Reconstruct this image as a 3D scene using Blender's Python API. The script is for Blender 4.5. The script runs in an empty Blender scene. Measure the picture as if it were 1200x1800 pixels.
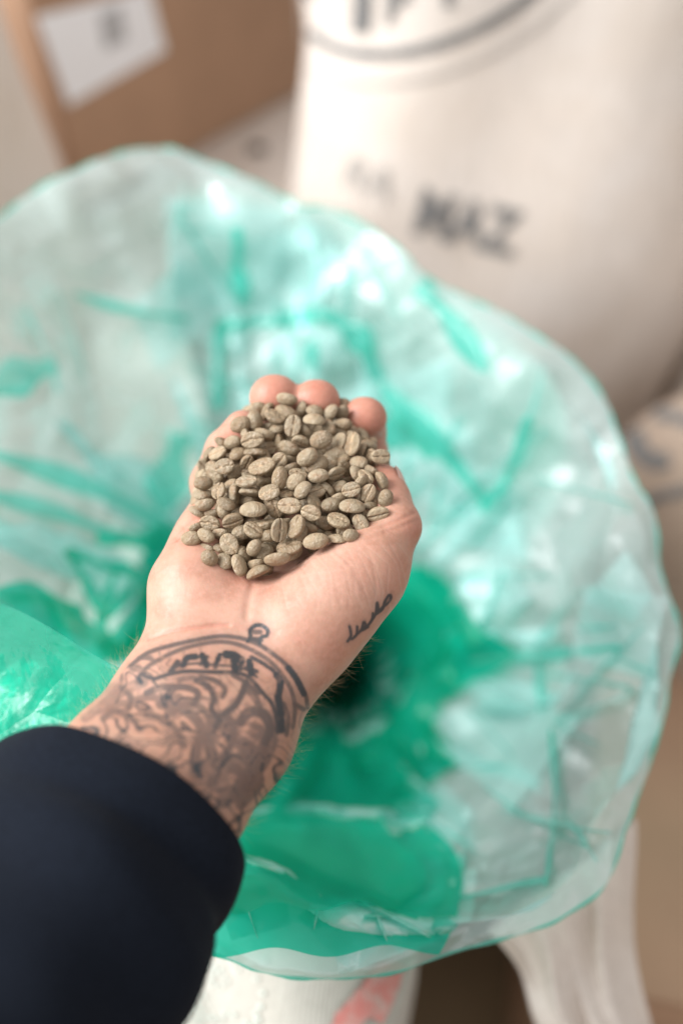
import bpy, bmesh, math, random
import numpy as np
from mathutils import Vector, Matrix
from mathutils.bvhtree import BVHTree

random.seed(7)
rng = np.random.default_rng(11)
SC = bpy.context.scene
COL = SC.collection

# ------------------------------------------------------------------ camera
F_PX = 1750.0                      # focal length in photo pixels (1200 x 1800 frame)
PITCH = math.radians(52.0)         # looking down
CAM = Vector((0.0, 0.0, 1.35))
cam_d = bpy.data.cameras.new('camera')
cam_d.sensor_fit = 'VERTICAL'
cam_d.sensor_height = 36.0
cam_d.sensor_width = 24.0
cam_d.lens = 35.0
cam_d.clip_start = 0.02
cam_d.clip_end = 50.0
cam_d.dof.use_dof = True
cam_d.dof.focus_distance = 0.418
cam_d.dof.aperture_fstop = 2.2
cam_d.dof.aperture_blades = 0
cam = bpy.data.objects.new('camera', cam_d)
COL.objects.link(cam)
cam.location = CAM
cam.rotation_euler = (math.pi / 2 - PITCH, 0, 0)
SC.camera = cam
AX_R = np.array([1.0, 0.0, 0.0])
AX_U = np.array([0.0, math.sin(PITCH), math.cos(PITCH)])
AX_F = np.array([0.0, math.cos(PITCH), -math.sin(PITCH)])
CAMN = np.array(CAM)


def cs(px, py, d):
    """photo pixel + distance along the camera axis -> camera space (right, up, forward)"""
    return np.stack([(np.asarray(px, float) - 600) / F_PX * d, (900 - np.asarray(py, float)) / F_PX * d,
                     np.asarray(d, float) + 0 * np.asarray(px, float)], -1)


def c2w(v):
    v = np.asarray(v, float)
    return CAMN + v[..., 0:1] * AX_R + v[..., 1:2] * AX_U + v[..., 2:3] * AX_F


def W(px, py, d):
    return c2w(cs(px, py, d))


def w2p(w):
    """world -> photo pixel, depth"""
    r = np.asarray(w, float) - CAMN
    x, y, z = r @ AX_R, r @ AX_U, r @ AX_F
    return 600 + F_PX * x / z, 900 - F_PX * y / z, z


# ------------------------------------------------------------------ world, lamps, exposure
wd = bpy.data.worlds.new('World')
SC.world = wd
wd.use_nodes = True
bg = wd.node_tree.nodes['Background']
bg.inputs[0].default_value = (1.0, 0.972, 0.962, 1)
bg.inputs[1].default_value = 0.70


def area(name, loc, target, size, power, color):
    l = bpy.data.lights.new(name, 'AREA')
    l.shape = 'RECTANGLE'
    l.size, l.size_y = size
    l.energy = power
    l.color = color
    o = bpy.data.objects.new(name, l)
    COL.objects.link(o)
    o.location = loc
    o.rotation_euler = (Vector(target) - Vector(loc)).to_track_quat('-Z', 'Y').to_euler()
    return o


area('window_light', (-1.6, 0.25, 2.3), (0.0, 0.45, 0.85), (1.5, 1.2), 92, (0.97, 0.985, 1.0))

SC.view_settings.view_transform = 'Standard'
SC.view_settings.look = 'None'
SC.view_settings.exposure = 0.22
SC.view_settings.gamma = 1.0
SC.render.engine = 'CYCLES'
SC.cycles.use_denoising = True
try:
    SC.cycles.denoiser = 'OPENIMAGEDENOISE'
except Exception:
    pass
SC.cycles.max_bounces = 12
SC.cycles.transparent_max_bounces = 40
SC.cycles.transmission_bounces = 8
SC.cycles.caustics_reflective = False
SC.cycles.caustics_refractive = False


# ------------------------------------------------------------------ node helpers
def new_mat(name):
    m = bpy.data.materials.new(name)
    m.use_nodes = True
    nt = m.node_tree
    nt.nodes.clear()
    out = nt.nodes.new('ShaderNodeOutputMaterial')
    return m, nt, out


def N(nt, kind, **kw):
    n = nt.nodes.new(kind)
    for k, v in kw.items():
        if k in n.inputs.keys():
            n.inputs[k].default_value = v
        else:
            setattr(n, k, v)
    return n


def L(nt, a, ai, b, bi):
    nt.links.new(a.outputs[ai], b.inputs[bi])


def mixcol(nt, fac, a, b, blend='MIX'):
    n = nt.nodes.new('ShaderNodeMix')
    n.data_type = 'RGBA'
    n.blend_type = blend
    for sock, v in ((n.inputs['Factor'], fac), (n.inputs[6], a), (n.inputs[7], b)):
        if hasattr(v, 'is_linked') or isinstance(v, bpy.types.NodeSocket):
            nt.links.new(v, sock)
        else:
            sock.default_value = v
    return n.outputs[2]


def mathn(nt, op, a, b=0.0, c=None):
    n = nt.nodes.new('ShaderNodeMath')
    n.operation = op
    for i, v in enumerate((a, b, c)):
        if v is None:
            continue
        if isinstance(v, bpy.types.NodeSocket):
            nt.links.new(v, n.inputs[i])
        else:
            n.inputs[i].default_value = v
    return n.outputs[0]


def ramp(nt, sock, p0, p1, c0=(0, 0, 0, 1), c1=(1, 1, 1, 1)):
    r = nt.nodes.new('ShaderNodeValToRGB')
    r.color_ramp.elements[0].position = p0
    r.color_ramp.elements[1].position = p1
    r.color_ramp.elements[0].color = c0
    r.color_ramp.elements[1].color = c1
    nt.links.new(sock, r.inputs[0])
    return r.outputs[0]


def coords(nt):
    return nt.nodes.new('ShaderNodeTexCoord').outputs['Object']


def noise(nt, vec, scale, detail=4.0, rough=0.55):
    n = nt.nodes.new('ShaderNodeTexNoise')
    n.inputs['Scale'].default_value = scale
    n.inputs['Detail'].default_value = detail
    n.inputs['Roughness'].default_value = rough
    nt.links.new(vec, n.inputs['Vector'])
    return n.outputs['Fac']


def attr(nt, name):
    n = nt.nodes.new('ShaderNodeAttribute')
    n.attribute_name = name
    return n.outputs['Fac']


def bump(nt, height, strength, dist, normal=None):
    b = nt.nodes.new('ShaderNodeBump')
    b.inputs['Strength'].default_value = strength
    b.inputs['Distance'].default_value = dist
    nt.links.new(height, b.inputs['Height'])
    if normal is not None:
        nt.links.new(normal, b.inputs['Normal'])
    return b.outputs['Normal']


# ------------------------------------------------------------------ materials
def skin_material():
    m, nt, out = new_mat('skin')
    v = coords(nt)
    p = N(nt, 'ShaderNodeBsdfPrincipled')
    n1 = noise(nt, v, 85, 4, 0.62)
    n2 = noise(nt, v, 420, 3)
    c = mixcol(nt, ramp(nt, n1, 0.35, 0.7), (0.475, 0.285, 0.205, 1), (0.385, 0.190, 0.128, 1))
    c = mixcol(nt, ramp(nt, n2, 0.45, 0.75), c, (0.51, 0.275, 0.205, 1))
    c = mixcol(nt, mathn(nt, 'MULTIPLY', attr(nt, 'red'), 0.85), c, (0.47, 0.155, 0.105, 1))
    c = mixcol(nt, mathn(nt, 'MULTIPLY', attr(nt, 'pale'), 0.5), c, (0.58, 0.39, 0.315, 1))
    c = mixcol(nt, mathn(nt, 'MULTIPLY', attr(nt, 'tan'), 0.6), c, (0.40, 0.205, 0.125, 1))  # brown of the forearm, plus thumb-side shade painted as brown
    ink_n = mathn(nt, 'MULTIPLY', attr(nt, 'ink'), ramp(nt, noise(nt, v, 130, 4), 0.05, 0.42))
    c = mixcol(nt, mathn(nt, 'MULTIPLY', ink_n, 0.97), c, (0.030, 0.036, 0.040, 1))
    nt.links.new(c, p.inputs['Base Color'])
    p.inputs['Roughness'].default_value = 0.48
    p.inputs['Specular IOR Level'].default_value = 0.38
    p.inputs['Subsurface Weight'].default_value = 0.18
    p.inputs['Subsurface Radius'].default_value = (1.0, 0.35, 0.18)
    p.inputs['Subsurface Scale'].default_value = 0.004
    vor = N(nt, 'ShaderNodeTexVoronoi', feature='DISTANCE_TO_EDGE')
    vor.inputs['Scale'].default_value = 900
    nt.links.new(v, vor.inputs['Vector'])
    b1 = bump(nt, vor.outputs['Distance'], 0.10, 0.0004)
    b2 = bump(nt, noise(nt, v, 260, 5, 0.65), 0.42, 0.0006, b1)
    nt.links.new(b2, p.inputs['Normal'])
    L(nt, p, 0, out, 0)
    return m


def bean_material():
    m, nt, out = new_mat('green_coffee')
    v = coords(nt)
    oi = nt.nodes.new('ShaderNodeObjectInfo')
    rnd = oi.outputs['Random']
    add = nt.nodes.new('ShaderNodeVectorMath')
    add.operation = 'ADD'
    nt.links.new(v, add.inputs[0])
    nt.links.new(mathn(nt, 'MULTIPLY', rnd, 37.0), add.inputs[1])
    vv = add.outputs[0]
    p = N(nt, 'ShaderNodeBsdfPrincipled')
    c = mixcol(nt, rnd, (0.235, 0.165, 0.093, 1), (0.420, 0.328, 0.212, 1))
    r2 = mathn(nt, 'FRACT', mathn(nt, 'MULTIPLY', rnd, 13.37))
    c = mixcol(nt, mathn(nt, 'MULTIPLY', r2, 0.5), c, (0.225, 0.182, 0.122, 1))
    c = mixcol(nt, ramp(nt, noise(nt, vv, 3.0, 4), 0.46, 0.72), c, (0.29, 0.185, 0.105, 1))
    c = mixcol(nt, ramp(nt, noise(nt, vv, 11.0, 3), 0.56, 0.72), c, (0.40, 0.33, 0.245, 1))
    r3 = mathn(nt, 'FRACT', mathn(nt, 'MULTIPLY', rnd, 71.7))
    skin = mathn(nt, 'MULTIPLY', attr(nt, 'crease'), mathn(nt, 'ADD', mathn(nt, 'MULTIPLY', r3, 0.6), 0.3))
    flk = ramp(nt, noise(nt, vv, 6.0, 4), 0.38, 0.55)
    c = mixcol(nt, mathn(nt, 'MULTIPLY', skin, flk), c, (0.58, 0.41, 0.25, 1))
    c = mixcol(nt, mathn(nt, 'MULTIPLY', attr(nt, 'groove'), 0.80), c, (0.17, 0.105, 0.055, 1))
    nt.links.new(c, p.inputs['Base Color'])
    p.inputs['Roughness'].default_value = 0.45
    p.inputs['Specular IOR Level'].default_value = 0.5
    b1 = bump(nt, noise(nt, vv, 5.0, 6, 0.6), 0.35, 0.06)
    nt.links.new(b1, p.inputs['Normal'])
    L(nt, p, 0, out, 0)
    return m


def film_material(name, clear, body, fac, rough=0.27, gloss=0.17):
    m, nt, out = new_mat(name)
    v = coords(nt)
    h = noise(nt, v, 26, 4, 0.6)
    vor = N(nt, 'ShaderNodeTexVoronoi', feature='DISTANCE_TO_EDGE')
    vor.inputs['Scale'].default_value = 17
    nz = nt.nodes.new('ShaderNodeTexNoise')
    nz.inputs['Scale'].default_value = 9
    nt.links.new(v, nz.inputs['Vector'])
    mx = nt.nodes.new('ShaderNodeMix')
    mx.data_type = 'VECTOR'
    mx.inputs['Factor'].default_value = 0.14
    nt.links.new(v, mx.inputs[4])
    nt.links.new(nz.outputs['Color'], mx.inputs[5])
    nt.links.new(mx.outputs[1], vor.inputs['Vector'])
    ridge = ramp(nt, vor.outputs['Distance'], 0.0, 0.09)
    b1 = bump(nt, h, 0.35, 0.008)
    b2 = bump(nt, ridge, 0.16, 0.003, b1)
    tr = N(nt, 'ShaderNodeBsdfTransparent')
    tr.inputs[0].default_value = clear
    df = N(nt, 'ShaderNodeBsdfDiffuse')
    df.inputs[0].default_value = body
    tl = N(nt, 'ShaderNodeBsdfTranslucent')
    tl.inputs[0].default_value = body
    nt.links.new(b2, df.inputs['Normal'])
    m1 = N(nt, 'ShaderNodeMixShader')
    m1.inputs[0].default_value = 0.5
    L(nt, df, 0, m1, 1)
    L(nt, tl, 0, m1, 2)
    m2 = N(nt, 'ShaderNodeMixShader')
    cloud = ramp(nt, noise(nt, v, 7, 4, 0.6), 0.3, 0.75)
    f = mathn(nt, 'MULTIPLY_ADD', cloud, 0.22, fac - 0.11)
    nt.links.new(f, m2.inputs[0])
    L(nt, tr, 0, m2, 1)
    L(nt, m1, 0, m2, 2)
    gl = N(nt, 'ShaderNodeBsdfGlossy')
    gl.inputs['Color'].default_value = (1, 1, 1, 1)
    gl.inputs['Roughness'].default_value = rough
    nt.links.new(b2, gl.inputs['Normal'])
    fr = N(nt, 'ShaderNodeFresnel')
    fr.inputs['IOR'].default_value = 1.5
    nt.links.new(b2, fr.inputs['Normal'])
    m3 = N(nt, 'ShaderNodeMixShader')
    nt.links.new(mathn(nt, 'MINIMUM', mathn(nt, 'MULTIPLY', fr.outputs[0], gloss * 4), gloss), m3.inputs[0])
    L(nt, m2, 0, m3, 1)
    L(nt, gl, 0, m3, 2)
    L(nt, m3, 0, out, 0)
    return m


def burlap_material(name, c0, c1, scale=520):
    m, nt, out = new_mat(name)
    v = coords(nt)
    p = N(nt, 'ShaderNodeBsdfPrincipled')
    sep = nt.nodes.new('ShaderNodeSeparateXYZ')
    nt.links.new(v, sep.inputs[0])
    s1 = mathn(nt, 'SINE', mathn(nt, 'MULTIPLY', mathn(nt, 'ADD', sep.outputs[0], mathn(nt, 'MULTIPLY', sep.outputs[1], 0.7)), scale * 2.2))
    s2 = mathn(nt, 'SINE', mathn(nt, 'MULTIPLY', mathn(nt, 'ADD', sep.outputs[2], mathn(nt, 'MULTIPLY', sep.outputs[1], 0.45)), scale * 2.2))
    wv = mathn(nt, 'MULTIPLY', s1, s2)
    n1 = noise(nt, v, 9, 5)
    mp = nt.nodes.new('ShaderNodeMapping')
    mp.inputs['Scale'].default_value = (160, 160, 8)
    nt.links.new(v, mp.inputs['Vector'])
    n2 = noise(nt, mp.outputs[0], 1.0, 3)
    c = mixcol(nt, ramp(nt, n1, 0.3, 0.75), c0, c1)
    c = mixcol(nt, mathn(nt, 'MULTIPLY', ramp(nt, n2, 0.45, 0.8), 0.35), c, tuple(x * 0.7 for x in c1[:3]) + (1,))
    c = mixcol(nt, mathn(nt, 'MULTIPLY', ramp(nt, wv, 0.0, 1.0), 0.14), c, tuple(x * 0.6 for x in c1[:3]) + (1,))
    nt.links.new(c, p.inputs['Base Color'])
    p.inputs['Roughness'].default_value = 0.95
    p.inputs['Specular IOR Level'].default_value = 0.1
    p.inputs['Sheen Weight'].default_value = 0.1
    nt.links.new(bump(nt, wv, 0.3, 0.0010), p.inputs['Normal'])
    L(nt, p, 0, out, 0)
    return m


def plain_material(name, col, rough=0.8, nscale=20, var=0.15, bumps=0.1, spec=0.3):
    m, nt, out = new_mat(name)
    v = coords(nt)
    p = N(nt, 'ShaderNodeBsdfPrincipled')
    n1 = noise(nt, v, nscale, 5)
    c = mixcol(nt, ramp(nt, n1, 0.3, 0.7), col, tuple(x * (1 - var) for x in col[:3]) + (1,))
    nt.links.new(c, p.inputs['Base Color'])
    p.inputs['Roughness'].default_value = rough
    p.inputs['Specular IOR Level'].default_value = spec
    nt.links.new(bump(nt, noise(nt, v, nscale * 8, 4), bumps, 0.001), p.inputs['Normal'])
    L(nt, p, 0, out, 0)
    return m


def sleeve_material():
    m, nt, out = new_mat('navy_cloth')
    v = coords(nt)
    p = N(nt, 'ShaderNodeBsdfPrincipled')
    n1 = noise(nt, v, 700, 3)
    c = mixcol(nt, ramp(nt, n1, 0.3, 0.7), (0.0032, 0.0048, 0.0088, 1), (0.0062, 0.0090, 0.0158, 1))
    nt.links.new(c, p.inputs['Base Color'])
    p.inputs['Roughness'].default_value = 0.92
    p.inputs['Specular IOR Level'].default_value = 0.12
    p.inputs['Sheen Weight'].default_value = 0.02
    nt.links.new(bump(nt, noise(nt, v, 900, 3), 0.3, 0.0006), p.inputs['Normal'])
    L(nt, p, 0, out, 0)
    return m


def print_material(name, col, wear=0.35):
    """worn print: ink on cloth, a little of the weave showing through"""
    m, nt, out = new_mat(name)
    v = coords(nt)
    p = N(nt, 'ShaderNodeBsdfPrincipled')
    c = mixcol(nt, mathn(nt, 'MULTIPLY', ramp(nt, noise(nt, v, 140, 4), 0.4, 0.8), wear * 2), col, (0.50, 0.45, 0.40, 1))
    nt.links.new(c, p.inputs['Base Color'])
    p.inputs['Roughness'].default_value = 0.9
    L(nt, p, 0, out, 0)
    return m


M_SKIN = skin_material()
M_BEAN = bean_material()
M_FILM = film_material('green_film', (0.71, 0.96, 0.94, 1), (0.80, 0.965, 0.95, 1), 0.48)
M_FOLD = film_material('green_film_fold', (0.34, 0.90, 0.80, 1), (0.20, 0.76, 0.67, 1), 0.34)
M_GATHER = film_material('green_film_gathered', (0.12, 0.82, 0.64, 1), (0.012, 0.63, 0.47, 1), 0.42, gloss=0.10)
M_CREASE = film_material('green_film_crease', (0.50, 0.93, 0.87, 1), (0.48, 0.86, 0.81, 1), 0.36, rough=0.2, gloss=0.26)
M_BURLAP = burlap_material('burlap', (0.74, 0.675, 0.62, 1), (0.67, 0.58, 0.50, 1))
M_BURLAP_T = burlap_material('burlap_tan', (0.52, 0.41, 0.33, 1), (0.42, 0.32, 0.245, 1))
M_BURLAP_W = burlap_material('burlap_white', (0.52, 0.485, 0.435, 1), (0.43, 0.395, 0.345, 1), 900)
M_CARD = plain_material('cardboard', (0.47, 0.30, 0.20, 1), 0.85, 12, 0.12, 0.15, 0.15)
M_PAPER = plain_material('label_paper', (0.92, 0.94, 0.98, 1), 0.7, 5, 0.03, 0.0)
M_PAPERINK = plain_material('label_ink', (0.55, 0.56, 0.58, 1), 0.8, 60, 0.3, 0.0)
M_FLOOR = plain_material('brown_floor', (0.20, 0.135, 0.075, 1), 0.7, 6, 0.3, 0.2)
M_SLEEVE = sleeve_material()
M_NAIL = plain_material('nail', (0.56, 0.36, 0.30, 1), 0.32, 40, 0.1, 0.02, 0.5)
M_HAIR = plain_material('fair_hair', (0.55, 0.43, 0.25, 1), 0.5, 40, 0.2, 0.0)
M_INK = print_material('black_print', (0.13, 0.135, 0.14, 1))
M_INKFADE = print_material('faded_print', (0.43, 0.40, 0.37, 1), 0.5)
M_RED = print_material('red_print', (0.58, 0.20, 0.175, 1), 0.5)
M_GREENP = print_material('green_print', (0.53, 0.575, 0.52, 1), 0.3)


# ------------------------------------------------------------------ mesh helpers
def mesh_from(name, verts, faces, mat, smooth=True):
    me = bpy.data.meshes.new(name)
    verts = np.asarray(verts, np.float32)
    if isinstance(faces, np.ndarray) and faces.ndim == 2:
        n, k = faces.shape
        me.vertices.add(len(verts))
        me.vertices.foreach_set('co', verts.ravel())
        me.loops.add(n * k)
        me.loops.foreach_set('vertex_index', faces.astype(np.int32).ravel())
        me.polygons.add(n)
        me.polygons.foreach_set('loop_start', np.arange(0, n * k, k, dtype=np.int32))
        me.polygons.foreach_set('loop_total', np.full(n, k, np.int32))
        me.update(calc_edges=True)
        me.validate()
    else:
        me.from_pydata([tuple(map(float, v)) for v in verts], [], faces)
    me.polygons.foreach_set('use_smooth', [smooth] * len(me.polygons))
    if mat is not None:
        me.materials.append(mat)
    return me


def link(name, me, parent=None):
    o = bpy.data.objects.new(name, me)
    COL.objects.link(o)
    if parent is not None:
        o.parent = parent
        o.matrix_parent_inverse = parent.matrix_basis.inverted()
    return o


def tag(o, label=None, cat=None, group=None, kind=None):
    if label:
        o['label'] = label
    if cat:
        o['category'] = cat
    if group:
        o['group'] = group
    if kind:
        o['kind'] = kind
    return o


def empty(name, loc):
    o = bpy.data.objects.new(name, None)
    COL.objects.link(o)
    o.location = loc
    o.empty_display_size = 0.05
    return o


def set_attr(me, name, vals):
    a = me.attributes.new(name, 'FLOAT', 'POINT')
    a.data.foreach_set('value', np.asarray(vals, np.float32))


def grid_faces(nu, nv, wrap_u=False):
    iu = np.arange(nu if wrap_u else nu - 1)
    iv = np.arange(nv - 1)
    U, V = np.meshgrid(iu, iv, indexing='ij')
    a = U * nv + V
    b = ((U + 1) % nu) * nv + V
    return np.stack([a, b, b + 1, a + 1], -1).reshape(-1, 4)


def catmull(P, n, closed=False):
    P = np.asarray(P, float)
    m = len(P)
    if closed:
        t = np.linspace(0, m, n, endpoint=False)
    else:
        t = np.linspace(0, m - 1 - 1e-9, n)
    i = np.floor(t).astype(int)
    f = (t - i)[:, None]

    def g(k):
        return P[k % m] if closed else P[np.clip(k, 0, m - 1)]
    p0, p1, p2, p3 = g(i - 1), g(i), g(i + 1), g(i + 2)
    return 0.5 * (2 * p1 + (p2 - p0) * f + (2 * p0 - 5 * p1 + 4 * p2 - p3) * f ** 2 + (3 * p1 - p0 - 3 * p2 + p3) * f ** 3)


def box_mesh(name, size, mat, bevel=0.003):
    bm = bmesh.new()
    bmesh.ops.create_cube(bm, size=1.0)
    bmesh.ops.scale(bm, vec=size, verts=bm.verts)
    bmesh.ops.bevel(bm, geom=bm.edges[:], offset=bevel, segments=2, affect='EDGES')
    me = bpy.data.meshes.new(name)
    bm.to_mesh(me)
    bm.free()
    me.materials.append(mat)
    return me


def bvh_of(o):
    me = o.data
    mw = o.matrix_world if o.parent is None else o.parent.matrix_basis @ o.matrix_parent_inverse @ o.matrix_basis
    vs = [mw @ v.co for v in me.vertices]
    return BVHTree.FromPolygons(vs, [tuple(p.vertices) for p in me.polygons])


def cast(bvh, px, py):
    tgt = Vector(W(px, py, 1.0))
    d = (tgt - CAM).normalized()
    h = bvh.ray_cast(CAM, d)
    return h            # loc, normal, index, dist


def seg_dist(P, A, B):
    d = B - A
    t = np.clip(((P - A) @ d) / max(d @ d, 1e-9), 0, 1)
    return np.linalg.norm(P - (A + t[:, None] * d), axis=1)


def poly_dist(P, pts):
    pts = np.asarray(pts, float)
    r = np.full(len(P), 1e9)
    for a, b in zip(pts[:-1], pts[1:]):
        r = np.minimum(r, seg_dist(P, a, b))
    return r


# crumpled-film height field: folded triangle waves give flat facets with sharp creases
def tri(x):
    return np.abs((x / (2 * math.pi)) % 1.0 - 0.5) * 4 - 1


class Crumple:
    def __init__(self, seed, f0, n=7):
        r = np.random.default_rng(seed)
        self.k = r.normal(size=(n, 3))
        self.k /= np.linalg.norm(self.k, axis=1)[:, None]
        self.f = f0 * r.uniform(0.6, 2.4, n)
        self.p = r.uniform(0, 6.28, n)
        self.wk = r.normal(size=(6, 3)) * f0 * 0.35
        self.wp = r.uniform(0, 6.28, 6)
        self.wd = r.normal(size=(6, 3))

    def __call__(self, P):
        q = P.copy()
        for k, p, d in zip(self.wk, self.wp, self.wd):
            q = q + 0.35 / np.linalg.norm(k) * np.sin(P @ k + p)[:, None] * d * 0.5
        h = np.zeros(len(P))
        for k, f, p in zip(self.k, self.f, self.p):
            h += tri(q @ k * f + p) * (1.0 / (f / self.f.min()) ** 0.8)
        return h / 2.2


# ================================================================== SETTING
fl = mesh_from('floor', [(-4, -3, 0), (4, -3, 0), (4, 6, 0), (-4, 6, 0)], [(0, 1, 2, 3)], M_FLOOR, False)
tag(link('floor', fl), kind='structure')
wl = box_mesh('wall', (8, 0.1, 3), plain_material('wall_paint', (0.62, 0.59, 0.56, 1), 0.9, 3, 0.05))
o = link('wall', wl)
o.location = (0, 3.2, 1.5)
tag(o, kind='structure')


# ================================================================== SACKS
def sack_body(name, base, levels, mat, expo=2.6, nth=96, seed=1, wob=0.012, tilt=(0, 0), rot=0.0):
    """levels: (z, half width, half depth) from the bottom up; closed top and bottom"""
    lv = np.array(levels, float)
    zs = np.linspace(0, 1, 56)
    lvs = catmull(lv, 56)
    th = np.linspace(0, 2 * math.pi, nth, endpoint=False)
    c, s = np.cos(th), np.sin(th)
    ex = np.sign(c) * np.abs(c) ** (2 / expo)
    ey = np.sign(s) * np.abs(s) ** (2 / expo)
    cr = Crumple(seed, 16, 6)
    V = []
    for (z, a, b) in lvs:
        a, b = max(a, 1e-3), max(b, 1e-3)
        x, y = ex * a, ey * b
        xr = x * math.cos(rot) - y * math.sin(rot)
        yr = x * math.sin(rot) + y * math.cos(rot)
        V.append(np.stack([base[0] + xr + tilt[0] * z, base[1] + yr + tilt[1] * z, np.full(nth, base[2] + z)], -1))
    V = np.array(V)                       # level, theta
    flat = V.reshape(-1, 3)
    ctr = np.array([base[0], base[1], 0])
    dirn = flat - ctr
    dirn[:, 2] = 0
    dirn /= np.maximum(np.linalg.norm(dirn, axis=1)[:, None], 1e-6)
    flat = flat + dirn * (cr(flat) * wob)[:, None]
    V = flat.reshape(56, nth, 3).transpose(1, 0, 2)
    F = grid_faces(nth, 56, True)
    verts = V.reshape(-1, 3)
    me = mesh_from(name, verts, F, mat)
    return me


def project_print(name, verts_px, faces, bvh, mat, parent, off=0.0022):
    """lay a flat print (outline given where it is seen) on to the cloth it is printed on"""
    vs = []
    last = None
    for (px, py) in verts_px:
        h = cast(bvh, px, py)
        if h[0] is None:
            vs.append(last if last is not None else W(px, py, 1.0))
            continue
        n = h[1] if h[1].dot(CAM - h[0]) > 0 else -h[1]
        last = np.array(h[0] + n * off)
        vs.append(last)
    me = mesh_from(name, vs, faces, mat, False)
    return link(name, me, parent)


def text_mesh(body, bold=0.02):
    cu = bpy.data.curves.new('lettering', 'FONT')
    cu.body = body
    cu.size = 1.0
    cu.offset = bold
    ob = bpy.data.objects.new('lettering', cu)
    COL.objects.link(ob)
    dg = bpy.context.evaluated_depsgraph_get()
    me = bpy.data.meshes.new_from_object(ob.evaluated_get(dg))
    V = np.array([v.co[:2] for v in me.vertices])
    F = [tuple(p.vertices) for p in me.polygons]
    bpy.data.objects.remove(ob)
    bpy.data.curves.remove(cu)
    bpy.data.meshes.remove(me)
    return V, F


def place_text(body, origin, height, ang, xs=1.0, bold=0.03, shear=0.0):
    V, F = text_mesh(body, bold)
    x, y = V[:, 0] * height / 0.7 * xs, V[:, 1] * height / 0.7
    x = x + shear * y
    a = math.radians(ang)
    px = origin[0] + x * math.cos(a) + y * math.sin(a)
    py = origin[1] + x * math.sin(a) - y * math.cos(a)
    return np.stack([px, py], -1), F


# standing sack behind the liner, with the oval mark
back = link('jute_sack', sack_body('jute_sack', (0.212, 1.05, 0.0),
            [(0.0, 0.18, 0.10), (0.03, 0.23, 0.14), (0.3, 0.254, 0.18), (0.5, 0.260, 0.19), (0.66, 0.256, 0.178), (0.85, 0.250, 0.15), (1.05, 0.244, 0.12), (1.16, 0.225, 0.05), (1.2, 0.22, 0.012)],
            M_BURLAP, 2.8, seed=3, wob=0.026, rot=-0.10))
tag(back, 'tall upright pale jute sack behind the liner with a black oval mark', 'sack', 'jute sacks round the liner')
bb = bvh_of(back)
# oval line
ell = []
cx, cy, ea, eb, er = 770, -60, 250, 128, math.radians(-24)
for k in range(120):
    t = 2 * math.pi * k / 120
    for (q) in (1.0, 0.0):
        w_ = 9 * (1 if q else -1)
        x, y = (ea + w_) * math.cos(t), (eb + w_) * math.sin(t)
        ell.append((cx + x * math.cos(er) - y * math.sin(er), cy + x * math.sin(er) + y * math.cos(er)))
EF = [(2 * k, 2 * ((k + 1) % 120), 2 * ((k + 1) % 120) + 1, 2 * k + 1) for k in range(120)]
project_print('oval_line', ell, EF, bb, M_INK, back)
thin = []
for k in range(120):
    t = 2 * math.pi * k / 120
    for q in (3, -3):
        x, y = (ea + 58 + q) * math.cos(t), (eb + 52 + q) * math.sin(t)
        thin.append((cx + x * math.cos(er) - y * math.sin(er), cy + x * math.sin(er) + y * math.cos(er)))
project_print('thin_oval_line', thin, EF, bb, M_INKFADE, back, 0.0024)
for body, org, hgt, ang, xs, mt in (('I', (612, 52), 78, 3, 1.6, M_INK), ('B', (676, 44), 80, 0, 0.75, M_INK), ('I', (775, 8), 70, -4, 1.0, M_INK),
                                    ('MAZ', (722, 404), 78, 14, 0.78, M_INK), ('RA', (596, 316), 50, 22, 1.0, M_INKFADE)):
    V, F = place_text(body, org, hgt, ang, xs, 0.035)
    project_print('lettering', V, F, bb, mt, back)
# side seam
seam = []
for k in range(40):
    py = -80 + k * 22
    px = 1183 - 0.10 * max(py - 330, 0) + 6 * math.sin(k * 1.7)
    seam.append((px, py))


# right-hand sack with black print
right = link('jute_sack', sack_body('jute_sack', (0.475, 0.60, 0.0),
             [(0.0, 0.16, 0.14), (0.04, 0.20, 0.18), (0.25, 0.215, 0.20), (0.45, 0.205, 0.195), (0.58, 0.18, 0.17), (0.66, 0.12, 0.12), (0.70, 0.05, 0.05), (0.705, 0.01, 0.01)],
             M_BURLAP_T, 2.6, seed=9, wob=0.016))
tag(right, 'tan jute sack with thick black marks at the right edge', 'sack', 'jute sacks round the liner')
rb = bvh_of(right)


def strip_px(pts, w):
    P = catmull(np.array(pts, float), 24)
    T = np.gradient(P, axis=0)
    T /= np.linalg.norm(T, axis=1)[:, None]
    Nn = np.stack([-T[:, 1], T[:, 0]], -1)
    V = np.stack([P + Nn * w / 2, P - Nn * w / 2], 1).reshape(-1, 2)
    F = [(2 * k, 2 * k + 2, 2 * k + 3, 2 * k + 1) for k in range(len(P) - 1)]
    return V, F


for pts, w in (([(1104, 755), (1120, 792), (1150, 812), (1176, 806)], 30), ([(1128, 885), (1165, 872), (1215, 862)], 18),
               ([(1152, 730), (1190, 735), (1230, 752)], 22), ([(1118, 760), (1135, 800), (1160, 812)], 26)):
    V, F = strip_px(pts, w)
    project_print('print_mark', V, F, rb, M_INK, right)

# sack behind the right edge, in the shade between the two
far = link('jute_sack', sack_body('jute_sack', (0.640, 1.02, 0.0),
           [(0.0, 0.16, 0.14), (0.04, 0.21, 0.18), (0.3, 0.22, 0.19), (0.7, 0.205, 0.17), (0.95, 0.195, 0.13), (1.12, 0.18, 0.05), (1.16, 0.17, 0.01)],
           M_BURLAP, 2.8, seed=21, wob=0.012))
tag(far, 'tan jute sack half hidden beyond the right side of the oval marked sack', 'sack', 'jute sacks round the liner')

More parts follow.
